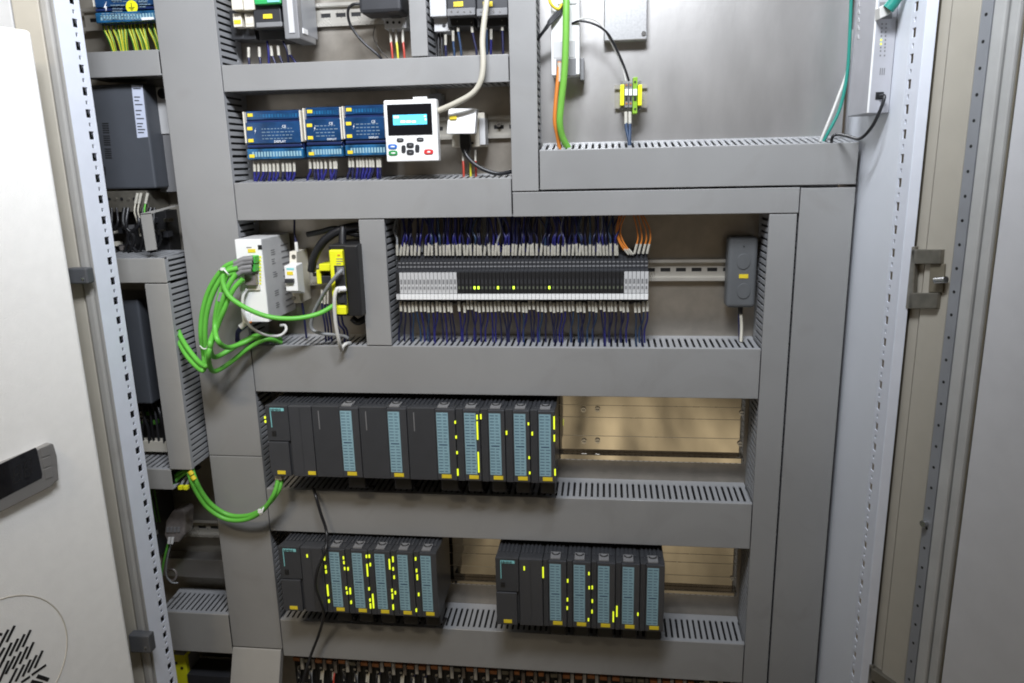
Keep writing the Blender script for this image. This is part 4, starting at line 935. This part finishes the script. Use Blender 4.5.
# green cables with grey plug boots
gc = 'green cables leaving the white power supply'
BY = Yf-.020
for i, (ue, ve) in enumerate(((253, 258.5), (252.5, 261.5), (252, 266.5), (251.5, 270))):
    part('grey_boot', MB().tube(wpts([(ue, ve, BY), (ue-9, ve+1.0, BY-.004), (ue-18, ve+5+i*.8, BY-.004)]), .0052, 10), PLM, ps)
GC = [
 ('outermost green cable of the bundle looping left into the slotted duct', [(238, 261, BY-.004), (224, 268, BY-.002), (210, 288, BY), (202.5, 312, BY), (201, 335, BY), (204, 357, BY+.01), (203.5, 370, -.16), (197, 367, -.150), (187, 356, -.135), (180.5, 345, -.120), (176, 334, -.105)]),
 ('second green cable of the bundle looping left into the slotted duct', [(238, 264.5, BY-.004), (227, 271, BY-.004), (214, 291, BY-.006), (206.5, 315, BY-.006), (205, 338, BY-.004), (207, 356, BY+.002), (207, 366, -.165), (199, 362, -.150), (189, 350, -.135), (182, 339, -.120), (177, 328, -.105)]),
 ('green cable dropping then running right into the duct slots', [(236, 271, BY-.006), (226, 278, BY-.010), (218, 302, BY-.012), (215, 325, BY-.012), (218, 341, -.17), (228, 347.5, -.14), (243, 343, -.115), (258, 337, -.10), (276, 341, -.07)]),
 ('green cable crossing below the bundle to the duct slots', [(243, 279, BY-.004), (233, 290, BY-.008), (224, 310, BY-.012), (216, 330, BY-.012), (209, 352, -.18), (210, 367, -.155), (216, 371, -.135), (231, 362, -.115), (250, 347, -.105), (268, 339, -.095), (281, 342, -.07)]),
 ('lowest green cable curving along the duct edge', [(236, 273.5, BY-.008), (229, 285, BY-.012), (223, 300, BY-.014), (214.5, 330, BY-.010), (210, 345, -.18), (214, 357, -.14), (228, 351, -.115), (246, 340, -.10), (262, 334.5, -.098), (281, 340, -.07)]),
]
for lab, px in GC: cable('green_cable', lab, 'cable', px, .0040, CABG, gc, n=10)
cable('green_cable', 'long green cable arching across to the yellow safety module', 'cable', [(238, 268, BY-.008), (226, 272, BY-.012), (223, 282, BY-.016), (230, 297, BY-.018), (248, 309, BY-.012), (270, 317, BY), (295, 318.5, -.13), (318, 314, -.115), (333, 306, -.105), (340, 301, -.10)], .0040, CABG, gc, n=10)
tie = thing('cable_tie', 'white cable tie around the green bundle near its top', 'cable tie', PY(222, 270, BY-.01))
part('tie_band', MB().tube(spline(wpts([(219.5, 270, BY-.004), (223, 269, BY-.018), (228, 274, BY-.018), (230, 277, BY-.004)]), 5), .0012, 6), PLW, tie); part('tie_head', MB().box(*(lambda p: (p[0]-.003, p[0]+.003, p[1]-.002, p[1]+.002, p[2]-.002, p[2]+.002))(PY(223, 269, BY-.019))), PLW, tie)
tie = thing('cable_tie', 'white cable tie around the green bundle near its bottom', 'cable tie', PY(204, 347, BY-.01))
part('tie_band', MB().tube(spline(wpts([(200, 346, BY+.002), (204, 349, BY-.012), (209, 347, BY-.012), (211, 344, BY)]), 5), .0012, 6), PLW, tie); part('tie_tail', MB().tube(wpts([(206, 348.5, BY-.012), (208, 345, BY-.02)]), .001, 5), PLW, tie)
tie = thing('clear_clip', 'clear plastic clip on the middle of the green bundle', 'clip', PY(220, 297, BY-.02))
part('clip_body', MB().prism([PY(u, v, BY-.016) for u, v in ((219, 292), (225.5, 294), (223, 303), (216.5, 301))], (0, .004, 0)), WGREY, tie, .0006)
cable('white_lead', 'white lead curling below the white power supply', 'cable', [(247, 289, Yf-.006), (243, 297, Yf-.012), (243, 312, Yf-.014), (249, 325, Yf-.008), (260, 333, -.11), (272, 336, -.09), (281, 335, -.08), (286, 330, -.075), (285, 325.5, -.07), (280.5, 325.5, -.068)], .0024, WWHITE, n=10)
for i in range(3): cable('grey_wire', nth(i+1)+' dark blue wire through the white sleeve below white power supply', 'wire', [(249+i*.5, 321.5+i, Yf+.012), (243+i, 325.5+i, Yf+.004), (237+i, 331+i, -.10), (236+i*1.5, 341, -.085)], .0018, WBLUE, 'wires below the white power supply')
sl1 = thing('white_sleeve', 'white marker sleeve left below the white power supply', 'sleeve', PY(243, 326, Yf))
part('sleeve', MB().tube(wpts([(247.5, 321.8, Yf+.006), (240, 327.5, Yf+.0)]), .0048, 8), PLW, sl1)
part('sleeve_core', MB().tube(wpts([(248.2, 321.3, Yf+.006), (239.4, 328, Yf+.0)]), .0030, 8), WNAVY, sl1)
# circuit breaker
Xr = PY(309, 275, -.012)[0]; Yb = PX(296.5, 275, Xr)[1]
x0 = PY(289.5, 275, Yb)[0]
def zb2(v, y): return PY(293, v, y)[2]
cb = thing('circuit_breaker', 'cream single pole circuit breaker right of the white power supply', 'breaker', ((x0+Xr)/2, -.01, zb2(303, Yb)))
yS = Yb+.0
part('body', MB().prism([np.array([x0, y, z]) for y, z in ((-.010, zb2(252, Yb)), (Yb+.008, zb2(252, Yb)), (Yb+.004, zb2(263, Yb)), (Yb+.004, zb2(293, Yb)), (Yb+.008, zb2(304, Yb)), (-.010, zb2(304, Yb)))], (Xr-x0, 0, 0)), PLC, cb, .0008)
yN = Yb-.022; xa = PY(285, 278, yN)[0]; xb_ = PY(297, 278, yN)[0]
part('nose', MB().prism([np.array([xa, y, z]) for y, z in ((Yb+.006, zb2(263, Yb)), (yN, zb2(266, yN)), (yN, zb2(291, yN)), (Yb+.006, zb2(294, Yb)))], (xb_-xa, 0, 0)), PLW, cb, .001)
a, b, c_, d_ = rect(286, 278.5, 294.5, 282.5, yN); part('toggle', MB().box(a, b, yN-.006, yN+.002, c_, d_), DRK, cb, .0008)
a, b, c_, d_ = rect(287, 271.5, 293, 275, yN); part('yellow_tag', MB().box(a, b, yN-.0006, yN+.001, c_, d_), YEL, cb)
a, b, c_, d_ = rect(286.5, 268, 294, 270, yN); part('name_print', MB().box(a, b, yN-.0004, yN+.001, c_, d_), TEALB, cb)
for v in (256.5, 298): part('terminal_screw', MB().disc(PY(293.8, v, Yb+.005), (0, -1, 0), .0035, .0012, 14), HINGE, cb)
a = PY(297, 247, -.03)
part('top_lead', MB().tube(wpts([(297, 252, -.05), (296, 242, -.048)]), .003, 8), WWHITE, cb)
cable('breaker_wire', 'dark wire rising from the circuit breaker', 'wire', [(296, 243, -.048), (294.5, 232, -.045), (294.5, 214, -.04)], .0019, WNAVY, 'wires at the circuit breaker')
cable('breaker_wire', 'dark wire dropping from the circuit breaker', 'wire', [(302, 303, -.05), (304, 316, -.05), (306.5, 338, -.05)], .0019, WNAVY, 'wires at the circuit breaker')
# yellow and black safety module
Yy = -.105; Xr = PY(359, 280, Yy)[0]
x0 = PY(331, 280, Yy)[0]; xm = PY(345.5, 280, Yy)[0]; z1 = PY(338, 249, Yy)[2]; z0 = PY(338, 314, Yy)[2]
sm = thing('safety_module', 'yellow and black safety module beside the narrow vertical duct', 'module', ((x0+Xr)/2, -.01, z0))
part('housing', MB().box(x0-.001, Xr, Yy+.003, -.010, z0-.004, z1+.006), BLK, sm, .0015)
part('side_cover', MB().box(xm+.002, Xr, Yy-.002, Yy+.0025, z0-.003, z1+.005), BLK, sm, .0015)
hh_ = z1-z0
part('yellow_front', MB().box(x0+.002, xm, Yy-.006, Yy+.006, z0+.004, z1-.001), YELB, sm, .002)
part('yellow_cap', MB().box(x0+.004, xm+.0005, Yy-.009, Yy, z0+.001, z0+hh_*.13), YELB, sm, .001)
def sbox(u0, v0, u1, v1, d, m, nm, bvl=0.0):
    a, b, c_, d_ = rect(u0, v0, u1, v1, Yy-.006); part(nm, MB().box(a, b, Yy-.006-d, Yy-.0055, c_, d_), m, sm, bvl)
sbox(335.5, 265.5, 346, 305, .0003, DRK, 'port_panel'); sbox(337, 267, 344, 275, .0005, PLM, 'port_frame'); sbox(336, 279, 344.5, 286, .0004, BLK, 'port'); sbox(338, 289, 345, 303, .003, DRK, 'port_block', .0008)
for k in range(3): sbox(336.5, 258.5+2.4*k, 342.5-(k == 2)*1.5, 259.3+2.4*k, .0003, PLM, 'print_line')
sbox(337.5, 254.5, 340, 256, .0004, WORG, 'red_mark')
t = dev('yellow_terminal', 'small yellow terminal plug left of the safety module', 'terminal', [('plug_top', 319, 264, 330, 271, -.055, -.009, YELB, .001), ('plug_side', 316.5, 270, 321, 284, -.050, -.009, YELB, .001), ('plug_pins', 321, 276, 331, 283, -.048, -.009, DRK, .001)])
cable('black_cable', 'thick black cable arching over to the safety module', 'cable', [(311.5, 271, -.05), (314, 258, -.055), (323, 242, -.06), (338, 231, -.06), (352, 227, -.055), (368, 226, -.05)], .0070, WBLK, n=12)
cable('black_cable', 'second black cable coming in from the left over the safety module', 'cable', [(307.5, 234.5, -.04), (322, 231.5, -.045), (336, 228.5, -.05), (350, 233, -.05), (364, 235, -.045)], .0048, WBLK, n=10)
cable('black_cable', 'short black cable entering the top of the safety module', 'cable', [(343, 226, -.06), (342.5, 236, -.065), (342.5, 248, -.07)], .0062, WBLK, n=10)
cable('grey_lead', 'grey network lead hanging from the safety module', 'cable', [(342, 270, Yy-.012), (337, 275, Yy-.018), (328, 287, Yy-.012), (318, 304, -.10), (312, 318, -.09), (312, 329, -.085), (322, 333.5, -.085), (342, 335.5, -.08), (348, 338, -.075)], .0030, WGREY, n=10)
cable('white_lead', 'white network lead dropping from the safety module over the duct', 'cable', [(342, 290, Yy-.010), (337, 289, Yy-.016), (334.5, 300, Yy-.018), (335.5, 322, Yy-.014), (339, 341, Yy-.006), (341.5, 350, -.095), (342.5, 347, -.09), (346, 344, -.085), (350, 343, -.07)], .0030, WWHITE, n=10)
part('plug_head', MB().tube(wpts([(345, 289, Yy-.008), (338.5, 289.5, Yy-.016)]), .0048, 8), PLW, sm)
for i, (u, v) in enumerate(((322, 284), (325, 285), (328, 284.5))):
    marked_wire(nth(i+1)+' marked wire from the left beside the safety module', 'wire', [(u-.3, v+18, -.045), (u+1, v+30, -.046), (u+3, v+42, -.046), (u+4, v+60, -.044)], [(u, v+6, -.044), (u-.3, v+19, -.045)], .0016, WNAVY, 'marked wires left of the safety module', .0021)
for i, (ua, ub) in enumerate(((333, 339), (337, 344), (341, 347))): cable('blue_lead', nth(i+1)+' blue lead from the left bent below the safety module', 'wire', [(ua, 312, -.05), (ua+2, 324, -.055), (ub, 331, -.055), (ub+1, 345, -.05)], .0018, WBLUE, 'blue leads below the safety module')
cable('black_loop', 'black cable loop right below the safety module', 'cable', [(352, 318, -.05), (358, 322, -.05), (366, 318, -.045)], .006, WBLK)

# ------------------------------------------------------------------ cables over the racks
gl = 'green cables between left bay and processor'
cable('green_cable', 'outer green cable hanging from left bay to the upper processor', 'cable', [(188, 465, -.10), (190, 476, -.125), (196.5, 492, -.12), (208, 508, -.11), (226, 519, -.105), (246, 519.5, -.11), (262, 511, -.12), (273, 496, -.125), (277.5, 483, -.118), (278, 474, -.11)], .0040, CABG, gl, n=10)
cable('green_cable', 'inner green cable hanging from left bay to the upper processor', 'cable', [(190, 462, -.10), (194, 476, -.125), (201, 491, -.118), (212, 505, -.108), (229, 515, -.102), (248, 515.5, -.108), (264, 508, -.115), (276.5, 494, -.12), (281, 483, -.114), (281.5, 474, -.105)], .0040, CABG, gl, n=10)
tie = thing('cable_tie', 'white cable tie on the hanging green cables', 'cable tie', PY(261, 511, -.125))
part('tie_band', MB().tube(spline(wpts([(258, 510, -.112), (261, 515, -.128), (263, 509, -.13), (264.5, 506, -.115)]), 5), .0013, 6), PLW, tie); part('tie_head', MB().box(*(lambda p: (p[0]-.003, p[0]+.003, p[1]-.002, p[1]+.002, p[2]-.003, p[2]+.003))(PY(260, 511, -.131))), PLW, tie)
pb = thing('grey_plug', 'pale plug where green cables enter the upper processor', 'plug', PY(278, 478, -.11)); a, b, c_, d_ = rect(274.5, 475, 281.5, 480.5, -.119); part('plug_body', MB().box(a, b, -.119, -.10, c_, d_), WCREAM, pb, .001)
for k, (u, v) in enumerate(((191, 473), (193.5, 478))):
    t = thing('cable_marker', ['upper', 'lower'][k] + ' yellow marker ring on the hanging green cables', 'marker', PY(u, v, -.128)); part('ring', MB().tube(wpts([(u-1.5, v-2, -.128), (u+1.2, v+1.5, -.128)]), .0043, 10), YEL, t)
cable('programming_cable', 'thin black cable hanging in front of the left lower rack', 'cable', [(313.5, 489, -.085), (316, 497, -.10), (321, 514, -.105), (326.5, 532, -.110), (325.5, 550, -.135), (317, 572, -.142), (316, 588, -.142), (321.5, 604, -.138), (323.5, 616, -.120), (319, 634, -.105), (311, 655, -.105), (304.5, 676, -.115), (301, 695, -.12)], .0026, WBLK, n=10)

# ------------------------------------------------------------------ bottom terminal row
rnd = random.Random(11)
bz = lambda u, v, y: PY(u, v, y)[2]
nb = 34
zc = PY(450, 672, -.045)[2]
dinr = din('rail under the lowest duct carrying copper terminals', V1r+.006, V3l-.006, zc-.02)
tmm = {}
xs0 = PY(293, 662, -.05)[0]; xs1 = PY(700, 690, -.05)[0]
zT = PY(420, 664.5, -.05)[2]
for i in range(nb):
    x = xs0+(xs1-xs0)*i/nb; w_ = (xs1-xs0)/nb; k = rnd.randrange(5)
    t = thing('copper_terminal', nth(i+1)+' copper topped terminal from the left under the lowest duct', 'terminal', (x+w_/2, -.01, zT-.06), 'terminals under the lowest duct')
    if k not in tmm:
        o = WO[t]; J = lambda a: rnd.uniform(-a, a)
        a = MB().box(x+.0004, x+w_-.0004, -.045, -.010, zT-.06, zT)
        b = MB().box(x+.0010, x+w_*(.55+J(.08)), -.053+J(.003), -.0451, zT-.008, zT-.001)
        c = MB().disc((x+w_*.45+J(.001), -.0452, zT-.020+J(.003)), (0, -1, 0), .0026, .006, 10)
        d = MB().box(x+w_*.66, x+w_*.92, -.052+J(.003), -.0451, zT-.024+J(.004), zT-.002)
        e = MB()
        for q_ in range(2):
            e.tube(spline([(x+w_*(.3+.35*q_), -.047, zT-.024), (x+w_*.5+J(.004), -.056+J(.004), zT-.04), (x+w_*.5+J(.006), -.056, zT-.10)], 4), .0017, 6, q_)
        f_ = MB().tube([(x+w_*.5, -.050, zT-.028), (x+w_*.5+J(.002), -.054, zT-.042)], .0024, 6)
        tmm[k] = {'housing': mesh('housing', a, BLK, o), 'copper_clamp': mesh('copper_clamp', b, COPPER if k else HINGE, o), 'clamp_screw': mesh('clamp_screw', c, CHROME, o), 'marker_tab': mesh('marker_tab', d, PLG if k % 2 else SMOKE, o), 'lead': mesh('lead', e, [WBLK, [WGREY, WNAVY, WRED, WBLK, WCREAM][k]], o), 'marker_sleeve': mesh('marker_sleeve', f_, FERR, o)}
    for nm, me in tmm[k].items():
        ob = bpy.data.objects.new(nm, me); COL.objects.link(ob); ob.parent = t; WO[ob] = WO[t]

# ------------------------------------------------------------------ left bay devices
DY = -.058
dz1 = PY(120, 84, DY)[2]; dz0 = PY(125, 189, DY)[2]
dx0 = -0.90; dx1 = PY(150, 140, DY)[0]
dv = thing('drive_unit', 'dark slate drive unit with pale sticker in the left bay', 'drive', ((dx0+dx1)/2, .006, dz0))
part('housing', MB().box(dx0, dx1, DY, .006, dz0, dz1), DRIVE, dv, .003)
def dpoly(pts, d, m, nm, Y=DY, par=None, bvl=0.0): part(nm, MB().prism([PY(u, v, Y) for u, v in pts], (0, -d, 0)), m, par or dv, bvl)
dpoly(((131.5, 84.8), (142.5, 86), (148, 137), (137.5, 138)), .0005, STICK, 'sticker')
for k, v in enumerate((88, 96.5, 100, 104, 110, 114, 118, 123, 126, 129, 132)):
    s = (v-85)*.11; dpoly(((133+s, v), (140.5+s-(k % 3)*1.5, v), (140.6+s-(k % 3)*1.5, v+1.2), (133.1+s, v+1.2)), .0007, DRIVE, 'sticker_print')
for k, (v0, v1) in enumerate(((123, 134.5), (135.5, 146.5), (148.5, 159.5))):
    for j in range(5):
        vv = v0+(v1-v0)*j/5; s = (vv-123)*.10; dpoly(((102+s, vv), (108.5+s, vv), (108.7+s, vv+1.1), (102.2+s, vv+1.1)), .0004, BLK, 'vent_slot')
dpoly(((102.5, 167), (105.5, 166.5), (106.2, 175), (103.2, 175.5)), .0005, DRK, 'status_window')
# metal side bracket right of the drive
sb = thing('side_bracket', 'pale metal bracket plate with black hole beside the drive', 'bracket', PY(165, 190, -.02))
x0, x1, z0, z1 = rect(153, 78, 178, 192, -.020); part('bracket_sheet', MB().box(x0, x1, -.020, -.018, z0, z1), PLM, sb, .0008)
x0, x1, z0, z1 = rect(158, 87, 174, 134, -.0205); part('pale_plate', MB().box(x0, x1, -.0225, -.0202, z0, z1), PLG, sb, .0008)
part('black_hole', MB().disc(PY(162.5, 93.5, -.0228), (0, -1, 0), .0085, .0008, 20), BLK, sb)
for u0, v0, u1, v1 in ((154, 134, 157, 143), (158, 163, 161, 171)): x0, x1, z0, z1 = rect(u0, v0, u1, v1, -.021); part('clip_tab', MB().box(x0, x1, -.023, -.0202, z0, z1), PLG, sb)
# terminals below the drive
tb = dev('terminal_board', 'brown terminal board under the dark slate drive', 'terminal board', [('board', 97, 191, 148, 212, -.055, .006, HINGE, .001), ('lower_board', 97, 211, 168, 252, -.030, .006, BLK, .001)])
R = random.Random(21)
for k in range(7): part('board_screw', MB().disc(PY(103+k*6.3, 199, -.0552), (0, -1, 0), .0028, .001, 10), BLK if k % 2 else HINGE, tb)
for k in range(9):
    u = 104+k*6.5+R.uniform(-2, 2); cable('dark_lead', nth(k+1)+' dark tangled lead from the left below the slate drive', 'cable', [(u, 208, -.055), (u+R.uniform(-6, 6), 224, -.065), (u+R.uniform(-10, 10), 238, -.06), (u+R.uniform(-6, 6), 256, -.05)], R.choice([.0022, .003, .004]), R.choice([WBLK, WBLK, DRK, BLK]), 'tangled leads below the slate drive')
for i, (u, m) in enumerate(((136.5, WCREAM), (140, WCREAM), (146.5, CABG))):
    marked_wire(['left pale wire under the slate drive', 'second pale wire under the slate drive', 'green marked wire under the slate drive'][i], 'wire', [(u-1, 203, -.06), (u-2, 212, -.064), (u+1, 222, -.06), (u+4, 236, -.05)], [(u+1.2, 193, -.058), (u-1, 203.5, -.06)], .0014, m, 'marked wires under the slate drive', .0026)
R3 = random.Random(8)
for k in range(16):
    u, v = R3.uniform(104, 170), R3.uniform(214, 246); a, b, c_, d_ = rect(u, v, u+R3.uniform(3, 7), v+R3.uniform(2, 6), -.042)
    part('terminal_clamp', MB().box(a, b, -.042-R3.uniform(0, .012), -.028, c_, d_), R3.choice([HINGE, DRK, PLM, HINGE, PLC, SMOKE]), tb, .0006)
# angle bracket
br = thing('angle_bracket', 'bare metal angle bracket standing on the pale duct', 'bracket', PY(150, 250, -.115))
dpoly(((140.3, 214), (151, 213), (156.5, 249.5), (146, 251)), -.002, G_LIGHT, 'upright', -.118, br)
a, b = PY(140.3, 213.5, -.118), PY(151.3, 212.5, -.118); c_, d_ = PY(167, 207.5, -.05), PY(178, 204.5, -.05)
mb = MB().add([a, b, d_, c_, a-[0, 0, .002], b-[0, 0, .002], d_-[0, 0, .002], c_-[0, 0, .002]], [(0, 1, 2, 3), (7, 6, 5, 4), (0, 4, 5, 1), (1, 5, 6, 2), (2, 6, 7, 3), (3, 7, 4, 0)]); part('arm', mb, G_LIGHT, br)
# second drive
D2 = -.100
x1 = PY(146, 360, D2)[0]; z1 = PY(130, 300, D2)[2]; z0 = PY(140, 404, D2)[2]
d2_ = thing('drive_unit', 'second darker drive unit half hidden behind the vertical slotted duct', 'drive', (x1-.05, .006, z0))
part('housing', MB().box(-.90, x1, D2, .006, z0, z1), DRIVE, d2_, .003)
x0, x1_, z0_, z1_ = rect(126, 308, 131, 402, D2-.001); part('front_rib', MB().box(x0, x1_, D2-.003, D2, z0_, z1_), DRK, d2_, .001)
tb2 = dev('terminal_board', 'dark terminal board under the second drive', 'terminal board', [('board', 112, 406, 166, 440, -.06, .006, BLK, .001), ('pale_strip', 135, 441, 170, 452, -.075, .006, PLC, .001)])
for k in range(9):
    u, v = R3.uniform(134, 160), R3.uniform(408, 438); a, b, c_, d_ = rect(u, v, u+R3.uniform(3, 6), v+R3.uniform(2, 5), -.064)
    part('terminal_clamp', MB().box(a, b, -.066-R3.uniform(0, .006), -.059, c_, d_), R3.choice([HINGE, PLM, PLG, WGRN, PLC]), tb2, .0006)
for k in range(6): cable('dark_lead', nth(k+1)+' lead from the left below the second drive', 'cable', [(134+k*4.5, 402, -.065), (137+k*4.6+R.uniform(-3, 3), 416, -.075), (138+k*4.8+R.uniform(-3, 3), 432, -.075), (140+k*5, 450, -.07)], R.choice([.0022, .003]), R.choice([WBLK, DRK, WBLK, WCREAM]), 'leads below the second drive')
# green leads inside the open duct end
for k in range(3): cable('green_lead', ['upper', 'middle', 'lower'][k] + ' green lead inside the open end of the small pale duct', 'cable', [(173, 484-k*3, -.11), (178, 478-k*2, -.11), (186, 472-k, -.11), (192, 470-k*3, -.11)], .0038, [CABG, WGRN, CABG][k])
for k in range(2): 
    t = thing('wire_tag', ['left', 'right'][k] + ' yellow wire tag at the open end of the small pale duct', 'tag', PY(180+5.5*k, 488, -.13)); a, b, c_, d_ = rect(177.8+5.3*k, 486.5, 181.8+5.3*k, 490, -.128); part('tag_plate', MB().box(a, b, -.128, -.120, c_, d_), YELB, t, .0005)
    cable('grey_wire', ['left', 'right'][k] + ' grey wire above the yellow wire tags', 'wire', [(180+5.3*k, 488, -.118), (184+5*k, 480, -.11), (190+4*k, 473, -.10)], .0024, WGREY)
# smoky connector, its cables and dark terminals
cnn = thing('smoky_connector', 'smoky grey transparent connector hanging below the small pale duct', 'connector', PY(174, 545, -.06))
dpoly(((166, 521), (172, 511), (183, 509.5), (186, 513), (184.5, 535), (178, 543), (168, 543), (164, 535)), -.03, SMOKE, 'hood', -.075, cnn, .003)
for k in range(4): dpoly(((167+3.6*k, 527), (169.4+3.6*k, 527), (169.2+3.6*k, 532), (166.8+3.6*k, 532)), .0015, PLM, 'pin', -.0755, cnn)
for k in range(2): dpoly(((168.5+3.2*k, 537), (171+3.2*k, 537), (170+3.2*k, 544), (167.5+3.2*k, 543.5)), .001, PLW, 'white_end', -.0765, cnn)
cable('green_wire', 'green and yellow wire dropping from the smoky connector', 'wire', [(168.5, 543, -.07), (165, 556, -.07), (161.5, 575, -.065), (160, 592, -.06)], .0022, CABG)
cable('grey_wire', 'thin grey wire looping below the smoky connector', 'wire', [(171, 543, -.07), (167, 560, -.07), (166, 574, -.068), (171, 582, -.065), (178, 583, -.06)], .0016, WGREY)
cable('grey_coil', 'small grey coil on the plate below the smoky connector', 'coil', [(166, 573, -.03), (170, 569, -.03), (175, 571, -.03), (176, 577, -.03), (172, 581, -.03), (167, 578, -.03)], .0024, SMOKE)
t = dev('terminal_row', 'black terminal row with yellow label left of the smoky connector', 'terminal', [('body', 138, 498, 155.5, 556, -.06, .006, DRK, .001), ('yellow_label', 150.5, 536.5, 155.5, 541, -.0615, -.055, YEL, 0), ('pale_tab', 151, 531, 156, 535, -.0615, -.055, PLG, 0)])
for k in range(4): a, b, c_, d_ = rect(151, 512+5*k, 154, 515+5*k, -.0605); part('clamp_hole', MB().box(a, b, -.0608, -.0595, c_, d_), BLK, t)
for k in range(2): cable('pale_wire', ['left', 'right'][k] + ' pale wire stub below the black terminal row', 'wire', [(154.5+3*k, 547, -.05), (156+3*k, 553, -.05), (157+3*k, 562, -.048)], .0028, WCREAM)
for k in range(2): cable('green_wire', ['left', 'right'][k] + ' thin green wire above the black terminal row', 'wire', [(150+4*k, 488, -.05), (153+4*k, 505, -.06), (157+3*k, 522, -.06)], .0015, WGRN)
cs = thing('cross_bar', 'galvanised cross bar above the lowest duct in the left bay', 'bar', PY(200, 576, -.03))
x0, x1, z0, z1 = rect(150, 559, 224, 577, -.03); part('bar_face', MB().box(-.86, V1l-.004, -.03, -.001, z0, z1), BRUSH_SHEEN, cs, .001)
# yellow terminals at the bottom
t = dev('earth_terminal', 'yellow and grey earth terminal at the bottom of the left bay', 'terminal', [('body', 172, 654, 187, 690, -.055, -.009, YELB, .001), ('grey_side', 187.3, 655, 190.5, 690, -.045, -.009, PLM, .001), ('grey_face', 174, 652.5, 184, 655, -.058, -.02, PLM, .0005)])
for k in range(2): part('terminal_screw', MB().disc(PY(176+6*k, 663+5*k, -.0552), (0, -1, 0), .003, .001, 12), BLK, t)
t = dev('dark_module', 'dark module edge at the very bottom of the left bay', 'module', [('body', 190, 676, 232, 720, -.06, .006, DRK, .001), ('top_lip', 190, 673, 232, 676, -.05, .006, PLM, .0005)])
